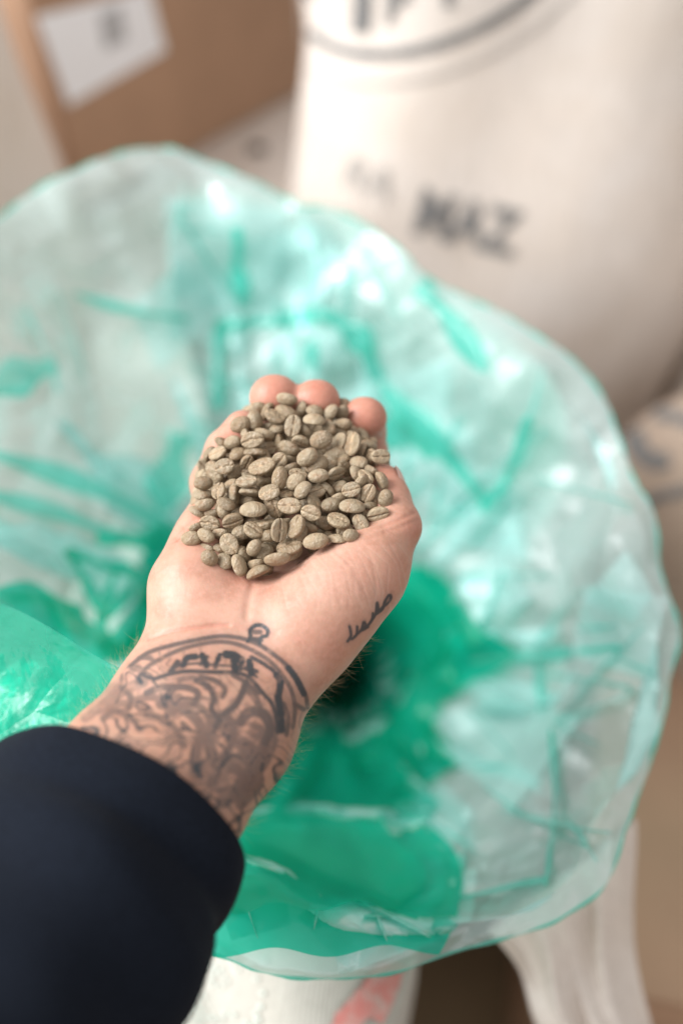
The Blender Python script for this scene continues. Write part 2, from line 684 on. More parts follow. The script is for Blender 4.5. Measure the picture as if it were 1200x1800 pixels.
# lying sack under the cardboard box
lying = link('jute_sack', sack_body('jute_sack', (-0.12, 1.28, 0.0),
             [(0.0, 0.24, 0.34), (0.04, 0.29, 0.40), (0.25, 0.31, 0.43), (0.44, 0.30, 0.42), (0.53, 0.26, 0.38), (0.55, 0.10, 0.2), (0.551, 0.01, 0.01)],
             M_BURLAP, 3.2, seed=31, wob=0.006))
tag(lying, 'wide low jute sack lying under the cardboard box', 'sack', 'jute sacks round the liner')

pale = link('jute_sack', sack_body('jute_sack', (-0.515, 0.93, 0.0),
            [(0.0, 0.15, 0.10), (0.04, 0.20, 0.13), (0.3, 0.215, 0.15), (0.65, 0.21, 0.145), (0.85, 0.20, 0.13), (1.0, 0.19, 0.08), (1.06, 0.185, 0.02), (1.07, 0.18, 0.008)],
            M_BURLAP, 2.7, seed=41, wob=0.010, rot=0.5))
tag(pale, 'pale jute sack cut off at the left edge beside the labelled box', 'sack', 'jute sacks round the liner')

# ================================================================== CARDBOARD BOXES
def ground_pt(px, py, z):
    r = W(px, py, 1.0) - CAMN
    return CAMN + r * ((z - CAM.z) / r[2])


ZB = 0.556
c0 = ground_pt(147, 372, ZB)
c1 = ground_pt(520, 165, ZB)
ex = (c1 - c0) / np.linalg.norm(c1 - c0)
yaw = math.atan2(ex[1], ex[0])
bw, bd, bh = 0.52, 0.36, 0.42
bx = empty('cardboard_box', Vector(c0) + Vector((math.cos(yaw) * bw / 2 - math.sin(yaw) * bd / 2, math.sin(yaw) * bw / 2 + math.cos(yaw) * bd / 2, 0)))
bx.rotation_euler = (0, 0, yaw)
tag(bx, 'brown cardboard box with a white label standing behind the liner', 'box')


def bpart(name, me, loc, parent):
    o = bpy.data.objects.new(name, me)
    COL.objects.link(o)
    o.parent = parent
    o.location = loc
    return o


th_ = 0.005
bpart('front_panel', box_mesh('front_panel', (bw, th_, bh), M_CARD, 0.002), (0, -bd / 2 + th_ / 2, bh / 2), bx)
bpart('back_panel', box_mesh('back_panel', (bw, th_, bh), M_CARD, 0.002), (0, bd / 2 - th_ / 2, bh / 2), bx)
for s in (-1, 1):
    bpart('side_panel', box_mesh('side_panel', (th_, bd - 2 * th_, bh), M_CARD, 0.002), (s * (bw / 2 - th_ / 2), 0, bh / 2), bx)
for s in (-1, 1):
    bpart('flap', box_mesh('flap', (bw, bd / 2 - 0.001, 0.004), M_CARD, 0.0015), (0, s * bd / 4, bh + 0.003), bx)
bpart('bottom_panel', box_mesh('bottom_panel', (bw - 2 * th_, bd - 2 * th_, 0.004), M_CARD, 0.0015), (0, 0, 0.003), bx)
# white label on the front face: positions found on the face itself
mwb = Matrix.Translation(bx.location) @ Matrix.Rotation(yaw, 4, 'Z')


def on_face(px, py):
    r = Vector(W(px, py, 1.0)) - CAM
    inv = mwb.inverted()
    o_ = inv @ CAM
    d_ = inv.to_3x3() @ r
    t = (-bd / 2 - o_.y) / d_.y
    q = o_ + d_ * t
    return q


lq = [on_face(*p) for p in ((120, 185), (290, 88), (262, -20), (62, 28))]
lcx = sum(q.x for q in lq) / 4
lcz = sum(q.z for q in lq) / 4
bm = bmesh.new()
vv = [bm.verts.new((q.x - lcx, 0, q.z - lcz)) for q in lq]
f = bm.faces.new(vv)
r = bmesh.ops.extrude_face_region(bm, geom=[f])
bmesh.ops.translate(bm, vec=(0, -0.0008, 0), verts=[v for v in r['geom'] if isinstance(v, bmesh.types.BMVert)])
bmesh.ops.recalc_face_normals(bm, faces=bm.faces)
me = bpy.data.meshes.new('label')
bm.to_mesh(me)
bm.free()
me.materials.append(M_PAPER)
lab = bpart('label', me, (lcx, -bd / 2 - 0.0006, lcz), bx)
prt = bpart('printed_block', box_mesh('printed_block', (0.034, 0.0006, 0.042), M_PAPERINK, 0.0001), (0.012, -0.0012, 0.012), lab)

# lower right carton, seen in the shade beside the liner
cb = empty('cardboard_box', (0.345, 0.31, 0.0))
cb.rotation_euler = (0, 0, math.radians(-12))
tag(cb, 'shaded brown cardboard box at the lower right beside the liner', 'box')
hw, hd, hh = 0.26, 0.30, 0.50
for s in (-1, 1):
    bpart('side_panel', box_mesh('side_panel', (th_, hd - 2 * th_, hh), M_CARD, 0.002), (s * (hw / 2 - th_ / 2), 0, hh / 2), cb)
    bpart('end_panel', box_mesh('end_panel', (hw, th_, hh), M_CARD, 0.002), (0, s * (hd / 2 - th_ / 2), hh / 2), cb)
    bpart('flap', box_mesh('flap', (hw / 2 - 0.0015, hd, 0.004), M_CARD, 0.0015), (s * hw / 4, 0, hh + 0.003), cb)

# ================================================================== LINER
RIM = np.array([(0, 385, .70), (60, 345, .715), (170, 295, .735), (230, 268, .745), (295, 262, .75), (350, 280, .75), (430, 315, .745), (500, 345, .74),
                (520, 356, .73), (580, 358, .725), (650, 390, .715), (700, 430, .71), (740, 475, .705), (800, 510, .70), (860, 540, .69), (930, 590, .68),
                (1000, 640, .665), (1060, 700, .65), (1090, 760, .64), (1112, 830, .625), (1138, 900, .61), (1150, 1000, .60), (1190, 1080, .585),
                (1198, 1110, .58), (1185, 1200, .57), (1160, 1320, .55), (1100, 1450, .53), (1050, 1560, .51), (950, 1630, .495), (830, 1662, .485),
                (700, 1692, .475), (600, 1692, .47), (480, 1682, .465), (390, 1655, .462), (250, 1600, .462), (50, 1520, .455), (-150, 1380, .46),
                (-280, 1150, .475), (-300, 900, .51), (-230, 650, .575), (-120, 480, .65)], float)
NT, NS = 720, 150
HOLE = np.array([600., 1205.])
RC = catmull(RIM, NT * 4, True)


def rim_at(t):
    i = (np.asarray(t) % 1.0) * (NT * 4)
    k = np.floor(i).astype(int)
    f = (i - k)[..., None]
    return RC[k % (NT * 4)] * (1 - f) + RC[(k + 1) % (NT * 4)] * f


def funnel(t, s, back=0.0):
    """t round the mouth, s from the rim (0) down to the bottom (1) -> px, py, depth"""
    R = rim_at(t)
    u = 0.985 * s
    px = R[..., 0] * (1 - u) + HOLE[0] * u
    py = R[..., 1] * (1 - u) + HOLE[1] * u
    dr = R[..., 2]
    sh = -0.006 * np.sin(np.clip(s / 0.30, 0, 1) * math.pi)
    q = np.clip((s - 0.08) / 0.92, 0, 1)
    d = dr + sh + (0.88 - dr) * (q ** 1.1) + 0.20 * np.clip((s - 0.78) / 0.22, 0, 1) ** 1.3 + back
    return px, py, d


t_g = np.linspace(0, 1, NT, endpoint=False)
s_g = np.linspace(0, 1, NS) ** 0.9
T, S = np.meshgrid(t_g, s_g, indexing='ij')
off = np.zeros_like(T)
# pleats: the film doubles back on itself, three layers deep, running down into the bag
prng = np.random.default_rng(5)
pleats = [(0.03, .012), (0.10, .010), (0.17, .012), (0.235, .010), (0.33, .011), (0.41, .012), (0.47, .010), (0.53, .012), (0.585, .014), (0.635, .012),
          (0.69, .012), (0.74, .014), (0.79, .014), (0.83, .012), (0.88, .014), (0.93, .012), (0.97, .012)]
T2 = T.copy()
for (t0, w) in pleats:
    t0 = t0 + 0.02 * np.sin(S * 3 + t0 * 40) * prng.uniform(-1, 1)
    x = (T - t0 + 0.5) % 1.0 - 0.5
    amp = np.clip((S - 0.16 - 0.15 * prng.random()) / 0.3, 0, 1)
    g = np.exp(-(x / w) ** 2)
    T2 += -amp * 1.9 * x * g * (1 + 0.6 * S)
    off += amp * 0.010 * np.sin(x / w * 1.6) * g
PX, PY, DD = funnel(T2, S)
P = W(PX, PY, DD - off)
flat = P.reshape(-1, 3)
c1_, c2_, c3_ = Crumple(2, 26, 7), Crumple(4, 70, 7), Crumple(8, 170, 6)
nrm = np.cross(np.gradient(P, axis=0), np.gradient(P, axis=1)).reshape(-1, 3)
nrm /= np.maximum(np.linalg.norm(nrm, axis=1)[:, None], 1e-9)
Sf = S.ravel()
edge = 0.55 + 0.45 * np.clip(Sf / 0.06, 0, 1)
taper = np.clip((1 - Sf) / 0.25, 0.15, 1)
h = c1_(flat) * 0.017 + c2_(flat) * 0.0052 + c3_(flat) * 0.0019
flat = flat + nrm * (h * edge * taper)[:, None]
liner = empty('plastic_liner', W(560, 1050, 0.9)[:].tolist())
tag(liner, 'crumpled translucent green plastic liner spilling open round the hand', 'plastic bag')
film = link('film', mesh_from('film', flat, grid_faces(NT, NS, True), M_FILM), liner)
fb = bvh_of(film)
# rolled hem along the mouth
RP = W(*(funnel(t_g, np.zeros(NT))))
hem_src = flat.reshape(NT, NS, 3)[:, 0]
ringv = []
for k in range(NT):
    tn = hem_src[(k + 1) % NT] - hem_src[k - 1]
    tn /= np.linalg.norm(tn)
    a = np.cross(tn, [0, 0, 1.0])
    a /= np.linalg.norm(a)
    b = np.cross(tn, a)
    rr = 0.0006 + 0.0005 * math.sin(k * 0.37) * math.sin(k * 0.11)
    for j in range(8):
        an = 2 * math.pi * j / 8
        ringv.append(hem_src[k] + rr * (a * math.cos(an) + b * 1.6 * math.sin(an)))
hemf = []
for k in range(NT):
    for j in range(8):
        hemf.append((k * 8 + j, ((k + 1) % NT) * 8 + j, ((k + 1) % NT) * 8 + (j + 1) % 8, k * 8 + (j + 1) % 8))
link('hem', mesh_from('hem', ringv, np.array(hemf), M_FOLD), liner)

# folds: places where the film is doubled over
FOLDS = [([(392, 560), (382, 640), (384, 720)], 30), ([(380, 572), (480, 564), (580, 552)], 32), ([(570, 552), (620, 585), (655, 622)], 44),
         ([(640, 610), (672, 680), (730, 745), (785, 800), (850, 880)], 52), ([(548, 595), (548, 655)], 15),
         ([(-20, 795), (120, 840), (230, 890), (310, 935)], 34), ([(-20, 868), (100, 900), (200, 938), (300, 965)], 30),
         ([(118, 968), (180, 990), (245, 1005)], 20), ([(118, 966), (150, 1020), (180, 1085)], 20), ([(205, 1000), (190, 1050), (178, 1085)], 20),
         ([(830, 1162), (950, 1152), (1085, 1138)], 26), ([(945, 1155), (950, 1260)], 14), ([(968, 1280), (974, 1400), (958, 1560)], 10),
         ([(845, 900), (900, 820), (930, 730)], 24), ([(735, 500), (790, 560), (850, 650)], 40), ([(415, 400), (425, 540)], 40),
         ([(590, 1070), (690, 1050), (770, 1060), (840, 1130)], 90), ([(720, 1150), (745, 1260), (765, 1340)], 60),
         ([(80, 1060), (150, 1110), (215, 1160)], 44), ([(280, 990), (250, 1060), (200, 1150)], 40), ([(170, 945), (240, 950), (305, 925)], 30),
         ([(320, 760), (300, 830), (285, 900)], 70), ([(420, 1560), (560, 1540), (760, 1490)], 90), ([(400, 1450), (560, 1440), (700, 1480)], 120),
         ([(640, 1610), (760, 1590), (960, 1545)], 16), ([(600, 1330), (680, 1380), (740, 1450)], 110), ([(800, 1500), (790, 1580), (770, 1640)], 46),
         ([(330, 560), (230, 545), (130, 515)], 16), ([(100, 640), (40, 660), (-20, 690)], 60), ([(640, 780), (700, 760), (760, 800)], 60),
         ([(-10, 1040), (70, 1045), (130, 1075)], 34), ([(275, 1010), (255, 1080), (230, 1160)], 36), ([(238, 1000), (235, 1030), (180, 1090)], 22),
         ([(178, 1080), (185, 1120), (205, 1170)], 30), ([(630, 1090), (720, 1150), (800, 1220)], 110), ([(560, 1400), (640, 1420), (720, 1400)], 130),
         ([(430, 1500), (540, 1500), (640, 1540)], 110)]
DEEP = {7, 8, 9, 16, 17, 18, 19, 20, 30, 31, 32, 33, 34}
fr_ = np.random.default_rng(3)
# fine creases and doubled patches scattered over the film
CREASE0 = len(FOLDS)
for k in range(60):
    t_ = fr_.uniform(0, 1)
    s0 = fr_.uniform(0.02, 0.55)
    R0 = rim_at(np.array([t_]))[0]
    p0 = R0[:2] * (1 - s0) + HOLE * s0
    an = math.atan2(HOLE[1] - p0[1], HOLE[0] - p0[0]) + (fr_.normal() * 0.5 if fr_.random() < 0.6 else fr_.uniform(0, 6.28))
    ln_ = fr_.uniform(60, 240)
    p1 = p0 + ln_ * np.array([math.cos(an), math.sin(an)])
    mid = (p0 + p1) / 2 + fr_.normal(size=2) * ln_ * 0.02
    FOLDS.append(([tuple(p0), tuple(mid), tuple(p1)], fr_.uniform(4, 9)))
for fi, (pts, w) in enumerate(FOLDS):
    n = 44
    Pc = catmull(np.array(pts, float), n)
    Tn = np.gradient(Pc, axis=0)
    Tn /= np.linalg.norm(Tn, axis=1)[:, None]
    Nn = np.stack([-Tn[:, 1], Tn[:, 0]], -1)
    ww = 1.25 * w * (0.72 + 0.28 * np.sin(np.linspace(0, 9, n) + fi)) * (0.35 + 0.65 * np.sin(np.linspace(0.12, math.pi - 0.12, n)) ** 0.6)
    m = 9
    vs = []
    ok = True
    for i in range(n):
        for j in range(m):
            a = (j / (m - 1) - 0.5)
            q = Pc[i] + Nn[i] * ww[i] * a
            hh_ = cast(fb, q[0], q[1])
            if hh_[0] is None:
                dd_ = np.nan
            else:
                dd_ = w2p(np.array(hh_[0]))[2]
            lift = 0.004 + 0.006 * (1 - (2 * a) ** 2) ** 0.5 if abs(a) < 0.5 else 0.004
            vs.append((q[0], q[1], dd_ - lift))
    vs = np.array(vs).reshape(n, m, 3)
    if np.isnan(vs[..., 2]).mean() > 0.0 and fi >= CREASE0:
        continue
    vs[..., 2] = np.where(np.isnan(vs[..., 2]), np.nanmean(vs[..., 2]), vs[..., 2])
    # relax the depth so that the fold is a clean roll over the crumples below
    for _ in range(6):
        dz = vs[:, :, 2]
        dz[1:-1] = (dz[:-2] + dz[1:-1] * 2 + dz[2:]) / 4
    q = vs.reshape(-1, 3)
    wv_ = W(q[:, 0], q[:, 1], q[:, 2])
    wv_ = wv_ + (Crumple(100 + fi, 90, 6)(wv_) * 0.0022)[:, None] * (-AX_F)
    link('fold', mesh_from('fold', wv_, grid_faces(n, m), M_GATHER if fi in DEEP else (M_CREASE if fi >= CREASE0 else M_FOLD)), liner)

# places where two thicknesses of film lie together: angular patches with crisp edges
pt_ = np.random.default_rng(29)
for k in range(26):
    t_, s0 = pt_.uniform(0, 1), pt_.uniform(0.06, 0.5)
    R0 = rim_at(np.array([t_]))[0]
    c_ = R0[:2] * (1 - s0) + HOLE * s0
    a0 = pt_.uniform(0, 6.28)
    rad = pt_.uniform(70, 190)
    quad = [c_ + rad * pt_.uniform(0.6, 1.1) * np.array([math.cos(a0 + i * 1.57 + pt_.normal() * 0.2), math.sin(a0 + i * 1.57 + pt_.normal() * 0.2)]) for i in range(4)]
    n = 22
    uu, vv_ = np.meshgrid(np.linspace(0, 1, n), np.linspace(0, 1, n), indexing='ij')
    q = (quad[0] * (1 - uu[..., None]) + quad[1] * uu[..., None]) * (1 - vv_[..., None]) + (quad[3] * (1 - uu[..., None]) + quad[2] * uu[..., None]) * vv_[..., None]
    dz = np.full((n, n), np.nan)
    for i in range(n):
        for j in range(n):
            h_ = cast(fb, q[i, j, 0], q[i, j, 1])
            if h_[0] is not None:
                dz[i, j] = w2p(np.array(h_[0]))[2]
    if np.isnan(dz).any():
        continue
    for _ in range(3):
        dz[1:-1] = (dz[:-2] + dz[1:-1] * 2 + dz[2:]) / 4
        dz[:, 1:-1] = (dz[:, :-2] + dz[:, 1:-1] * 2 + dz[:, 2:]) / 4
    g = W(q[..., 0], q[..., 1], dz - 0.006).reshape(-1, 3)
    g = g + (Crumple(300 + k, 60, 6)(g) * 0.003)[:, None] * (-AX_F)
    link('patch', mesh_from('patch', g, grid_faces(n, n), M_FILM), liner)

# loosely gathered second thickness of film: below the hand, and at the left beside it
GATH = [(((560, 1030), (490, 1230), (400, 1450), (370, 1682)), ((745, 1000), (815, 1085), (905, 1150), (765, 1235), (800, 1330), (725, 1400), (806, 1510), (770, 1672)), .010),
        (((580, 1060), (510, 1230), (420, 1440), (400, 1600)), ((690, 1030), (790, 1130), (690, 1230), (735, 1330), (670, 1420), (740, 1520), (700, 1600)), .020),
        (((-40, 1050), (60, 1040), (130, 1060), (190, 1110)), ((-40, 1100), (50, 1120), (120, 1150), (190, 1190)), .012),
        (((245, 960), (262, 1040), (200, 1170)), ((320, 930), (310, 1000), (262, 1180)), .014)]
for gi, (la, lb, lf) in enumerate(GATH):
    nu, nv = 80, 60
    A_, B_ = catmull(np.array(la, float), nu), catmull(np.array(lb, float), nu)
    q = A_[:, None] * (1 - np.linspace(0, 1, nv)[None, :, None]) + B_[:, None] * np.linspace(0, 1, nv)[None, :, None]
    wob_ = np.sin(np.linspace(0, 22, nu) + gi) * 9
    q[-10:, :, 1] += (np.linspace(0, 1, 10)[:, None] ** 2) * (9 * np.sin(np.linspace(0, 13, nv) + 1) - 8 * np.linspace(0, 1, nv))[None, :]
    q[..., 0] += wob_[:, None] * np.linspace(-1, 1, nv)[None, :] ** 3
    dz = np.zeros((nu, nv))
    for i in range(nu):
        for j in range(nv):
            h_ = cast(fb, q[i, j, 0], q[i, j, 1])
            dz[i, j] = w2p(np.array(h_[0]))[2] if h_[0] is not None else np.nan
    for i in range(1, nu):
        dz[i] = np.where(np.isnan(dz[i]), dz[i - 1], dz[i])
    dz = np.where(np.isnan(dz), np.nanmean(dz), dz)
    for _ in range(8):
        dz[1:-1] = (dz[:-2] + dz[1:-1] * 2 + dz[2:]) / 4
        dz[:, 1:-1] = (dz[:, :-2] + dz[:, 1:-1] * 2 + dz[:, 2:]) / 4
    g = W(q[..., 0], q[..., 1], dz - lf).reshape(-1, 3)
    g = g + (Crumple(200 + gi, 40, 7)(g) * 0.006)[:, None] * (-AX_F)
    link('gather', mesh_from('gather', g, grid_faces(nu, nv), M_GATHER), liner)

# flap of the liner standing up next to the wrist, close to the lens
nu, nv = 90, 70
U, V_ = np.meshgrid(np.linspace(0, 1, nu), np.linspace(0, 1, nv), indexing='ij')
for lay in range(2):
    top = np.stack([-150 + 385 * U, 985 + lay * 6 + 195 * U + 6 * np.sin(U * 9), 0.452 - 0.03 * U], -1)
    bot = np.stack([-190 + 330 * U, 1330 + 40 * U, 0.436 - 0.02 * U], -1)
    G = top * (1 - V_[..., None]) + bot * V_[..., None]
    G[..., 2] += lay * 0.010 + 0.012 * np.sin(V_ * math.pi)
    g = W(G[..., 0], G[..., 1], G[..., 2]).reshape(-1, 3)
    g = g + (Crumple(60 + lay, 70, 8)(g) * 0.0030 + Crumple(70 + lay, 200, 6)(g) * 0.0006)[:, None] * (-AX_F)
    link('flap', mesh_from('flap', g, grid_faces(nu, nv), M_GATHER), liner)

# ================================================================== SACK THAT HOLDS THE LINER
holder = empty('jute_sack', (-0.02, 0.40, 0.0))
tag(holder, 'open pale jute sack with red and green print holding the green liner', 'sack', 'jute sacks round the liner')
nt2 = 240
tt = np.linspace(0, 1, nt2, endpoint=False)
rings = []
ci = tt * len(RIM)
def hump(c, w):
    x = (ci - c + len(RIM) / 2) % len(RIM) - len(RIM) / 2
    return np.exp(-(x / w) ** 4)
s_m = 0.24 - 0.24 * hump(10.5, 7.5) + 0.34 * np.clip(hump(38, 4.5) + hump(-1, 3), 0, 1) + 0.22 * hump(23, 5) + 0.30 * hump(26.8, 2.7)
for f_, bk in ((0.0, .05), (0.12, .05), (0.25, .046), (0.42, .042), (0.62, .040), (0.8, .040), (0.92, .034), (1.0, .034)):
    px, py, d = funnel(tt, 0.96 + (s_m - 0.96) * f_, bk)
    rings.append(W(px, py, d))
mouth = rings[-1]
ctr = np.array([-0.03, 0.40])
for (z, grow) in ((0.80, 0.03), (0.72, 0.05), (0.55, 0.06), (0.3, 0.05), (0.06, 0.02), (0.004, -0.02)):
    r_ = mouth.copy()
    dv = r_[:, :2] - ctr
    ln = np.linalg.norm(dv, axis=1)[:, None]
    ang = np.arctan2(dv[:, 1], dv[:, 0])
    front = np.clip(np.cos(ang - math.radians(-95)), 0, 1) ** 14       # the near left side bulges out
    slack = np.clip(np.cos(ang - math.radians(-52)), 0, 1) ** 5         # the near right side hangs slack, drawn in
    r_[:, :2] = ctr + dv / ln * (ln * 0.96 + grow + (0.105 * front[:, None] - 0.05 * slack[:, None]) * (0.5 if z > 0.75 else 1))
    r_[:, 2] = np.minimum(mouth[:, 2] - 0.02, z)
    rings.append(r_)
RG = np.array(rings)
k_ = len(RG)
RGs = np.stack([catmull(RG[:, i], 70) for i in range(nt2)], 0)          # theta, level
fl_ = RGs.reshape(-1, 3)
dv = fl_ - np.array([ctr[0], ctr[1], 0])
dv[:, 2] = 0
dv /= np.maximum(np.linalg.norm(dv, axis=1)[:, None], 1e-6)
fl_ = fl_ + dv * (Crumple(44, 20, 6)(fl_) * 0.006)[:, None]
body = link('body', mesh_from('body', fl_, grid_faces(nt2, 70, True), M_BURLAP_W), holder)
hb = bvh_of(body)
# print on its near side
pr = np.random.default_rng(12)
for pts, w in (([(600, 1800), (640, 1760), (680, 1700)], 46), ([(650, 1790), (672, 1745), (690, 1695)], 40), ([(590, 1830), (610, 1790), (640, 1750)], 40)):
    V, F = strip_px(pts, w)
    project_print('print_mark', V, F, hb, M_RED, body)
gv, gf = [], []
for k in range(11):
    for r_ in range(13):
        if pr.random() < 0.15 + 0.07 * k:
            continue
        x0 = 320 + k * 15 + (r_ % 2) * 6 - r_ * 2.0
        y0 = 1668 + r_ * 11.5 + k * 2.0
        wq, hq = 4.0, pr.uniform(3.2, 4.6)
        b0 = len(gv)
        gv += [(x0 - wq, y0 - hq), (x0 + wq, y0 - hq + 1), (x0 + wq - 1, y0 + hq), (x0 - wq - 1, y0 + hq - 1)]
        gf.append((b0, b0 + 1, b0 + 2, b0 + 3))
project_print('woven_print', gv, gf, hb, M_GREENP, body)

# loose fold of sacking hanging at the lower right
nu, nv = 60, 60
U, V_ = np.meshgrid(np.linspace(0, 1, nu), np.linspace(0, 1, nv), indexing='ij')
lft = np.stack([860 + 110 * V_, 1640 + 190 * V_, 0.575 + 0.03 * V_], -1)
rgt = np.stack([1105 + 45 * V_, 1440 + 420 * V_, 0.60 + 0.03 * V_], -1)
G = lft * (1 - U[..., None]) + rgt * U[..., None]
G[..., 2] += -0.022 * np.sin(U * math.pi) + 0.006 * np.sin(U * 13 + V_ * 2.5) + 0.004 * np.sin(U * 27 - V_ * 4)
G[..., 0] += 14 * np.sin(V_ * 5 + U * 2)
g = W(G[..., 0], G[..., 1], G[..., 2]).reshape(-1, 3)
g2 = g + AX_F * 0.006
Fg = grid_faces(nu, nv)
link('loose_fold', mesh_from('loose_fold', np.concatenate([g, g2]), np.concatenate([Fg, Fg[:, ::-1] + len(g)]), M_BURLAP), holder)

# ================================================================== ARM AND HAND (one continuous surface)
VX = 0.0007
lo = np.array([-0.152, -0.185, 0.318])
hi = np.array([0.045, 0.070, 0.530])
dims = np.ceil((hi - lo) / VX).astype(int)
FLD = np.full(dims, 0.03, np.float32)


def cone(A, B, ra, rb, k):
    """smooth-union a tapered round cone into the field"""
    A, B = np.asarray(A, float), np.asarray(B, float)
    r = max(ra, rb) + k + 0.004
    mn = np.clip(np.floor((np.minimum(A, B) - r - lo) / VX).astype(int), 0, dims)
    mx = np.clip(np.ceil((np.maximum(A, B) + r - lo) / VX).astype(int) + 1, 0, dims)
    if np.any(mx <= mn):
        return
    xs = [(lo[i] + VX * np.arange(mn[i], mx[i])).astype(np.float32) for i in range(3)]
    X = xs[0][:, None, None] - np.float32(A[0])
    Y = xs[1][None, :, None] - np.float32(A[1])
    Z = xs[2][None, None, :] - np.float32(A[2])
    d = (B - A).astype(np.float32)
    t = np.clip((X * d[0] + Y * d[1] + Z * d[2]) / max(float(d @ d), 1e-12), 0, 1)
    q = np.sqrt((X - t * d[0]) ** 2 + (Y - t * d[1]) ** 2 + (Z - t * d[2]) ** 2) - (ra + (rb - ra) * t)
    sl = tuple(slice(mn[i], mx[i]) for i in range(3))
    a = FLD[sl]
    hh_ = np.clip(0.5 + 0.5 * (a - q) / k, 0, 1)
    FLD[sl] = a + (q - a) * hh_ - k * hh_ * (1 - hh_)


def chain(pts, k):
    for (p0, r0), (p1, r1) in zip(pts[:-1], pts[1:]):
        cone(cs(*p0), cs(*p1), r0, r1, k)


# forearm: ulna side, radius side, middle
chain([((345, 1128, .418), .0196), ((298, 1222, .403), .0202), ((208, 1342, .385), .0218), ((152, 1410, .376), .0225)], .010)
chain([((478, 1180, .414), .0200), ((412, 1295, .396), .0220), ((312, 1420, .376), .0235), ((255, 1500, .366), .0235)], .010)
chain([((410, 1150, .416), .0205), ((348, 1262, .398), .0225), ((262, 1382, .378), .0240), ((205, 1455, .368), .0240)], .010)
# palm: heel on the little-finger side, thenar mound, palm plate
chain([((348, 1120, .419), .0190), ((346, 1035, .428), .0186), ((372, 960, .441), .0160), ((386, 895, .455), .0135)], .010)
chain([((500, 1150, .416), .0200), ((545, 1104, .417), .0195), ((594, 1050, .421), .0186), ((642, 1000, .427), .0178)], .010)
for mx_, my_ in ((392, 890), (468, 872), (545, 868), (624, 880)):
    chain([((420, 1140, .421), .018), ((0.5 * (430 + mx_), 1000, .452), .0135), ((mx_, my_, .476), .0115)], .010)
cone(cs(400, 1090, .424), cs(520, 1110, .421), .018, .019, .012)
cone(cs(560, 1010, .442), cs(610, 930, .462), .014, .012, .010)
# thumb
chain([((640, 1008, .427), .0172), ((692, 926, .434), .0116)], .007)
chain([((690, 926, .434), .0116), ((681, 880, .441), .0097), ((672, 853, .447), .0096)], .004)
# fingers
FK = .0032
chain([((624, 880, .474), .0115), ((645, 795, .490), .0098), ((643, 758, .480), .0093), ((640, 734, .466), .0094)], FK)
chain([((545, 868, .476), .0115), ((552, 790, .502), .0100), ((555, 738, .482), .0096), ((556, 705, .464), .0098)], FK)
chain([((468, 872, .474), .0115), ((482, 795, .499), .0102), ((484, 738, .480), .0100), ((483, 699, .464), .0106)], FK)
for (tx, ty, td, tr_, hwid) in ((640, 735, .4665, .0086, .0017), (556, 706, .4645, .0088, .0020), (483, 700, .4645, .0094, .0021)):
    c_ = cs(tx, ty, td)
    cone(c_ - np.array([hwid, 0, 0]), c_ + np.array([hwid, 0, 0]), tr_, tr_, FK)
chain([((386, 895, .460), .0120), ((373, 850, .466), .0100), ((396, 790, .462), .0088), ((427, 753, .453), .0084)], FK)


def surface_nets(Fd):
    sg = Fd < 0
    nx, ny, nz = Fd.shape
    cell = np.zeros((nx - 1, ny - 1, nz - 1), np.uint8)
    for i in (0, 1):
        for j in (0, 1):
            for k in (0, 1):
                cell += sg[i:nx - 1 + i, j:ny - 1 + j, k:nz - 1 + k]
    act = (cell > 0) & (cell < 8)
    idx = np.argwhere(act)
    vid = np.full(act.shape, -1, np.int32)
    vid[act] = np.arange(len(idx))
    acc = np.zeros((len(idx), 3))
    cnt = np.zeros(len(idx))
    cor = [(i, j, k) for i in (0, 1) for j in (0, 1) for k in (0, 1)]
    val = {c: Fd[idx[:, 0] + c[0], idx[:, 1] + c[1], idx[:, 2] + c[2]] for c in cor}
    for a in cor:
        for ax in range(3):
            if a[ax] == 1:
                continue
            b = list(a)
            b[ax] = 1
            b = tuple(b)
            va, vb = val[a], val[b]
            cr = (va < 0) != (vb < 0)
            t = np.where(cr, va / np.where(cr, va - vb, 1), 0)
            p = np.array(a, float)[None, :].repeat(len(idx), 0)
            p[:, ax] += t
            acc[cr] += p[cr]
            cnt[cr] += 1
    v = idx + acc / cnt[:, None]
    faces = []
    for ax in range(3):
        o1, o2 = [(1, 2), (2, 0), (0, 1)][ax]
        sl0 = [slice(1, -1)] * 3
        sl1 = [slice(1, -1)] * 3
        sl0[ax] = slice(0, -1)
        sl1[ax] = slice(1, None)
        ch = sg[tuple(sl0)] != sg[tuple(sl1)]
        e = np.argwhere(ch)
        neg = sg[tuple(sl0)][ch]
        for q in range(3):
            if q != ax:
                e[:, q] += 1
        d1, d2 = np.zeros(3, int), np.zeros(3, int)
        d1[o1], d2[o2] = 1, 1
        qd = np.stack([vid[tuple((e - d1 - d2).T)], vid[tuple((e - d2).T)], vid[tuple(e.T)], vid[tuple((e - d1).T)]], -1)
        qd[~neg] = qd[~neg][:, ::-1]
        faces.append(qd)
    return v, np.concatenate(faces)


hv, hf = surface_nets(FLD)
del FLD
hv = hv * VX + lo
# a little smoothing
E = np.concatenate([hf[:, [0, 1]], hf[:, [1, 2]], hf[:, [2, 3]], hf[:, [3, 0]]])
for it in range(5):
    acc = np.zeros_like(hv)
    cn = np.zeros(len(hv))
    for c in range(3):
        acc[:, c] = np.bincount(E[:, 0], hv[E[:, 1], c], len(hv)) + np.bincount(E[:, 1], hv[E[:, 0], c], len(hv))
    cn = np.bincount(E[:, 0], minlength=len(hv)) + np.bincount(E[:, 1], minlength=len(hv))
    hv = hv * 0.4 + 0.6 * acc / cn[:, None]


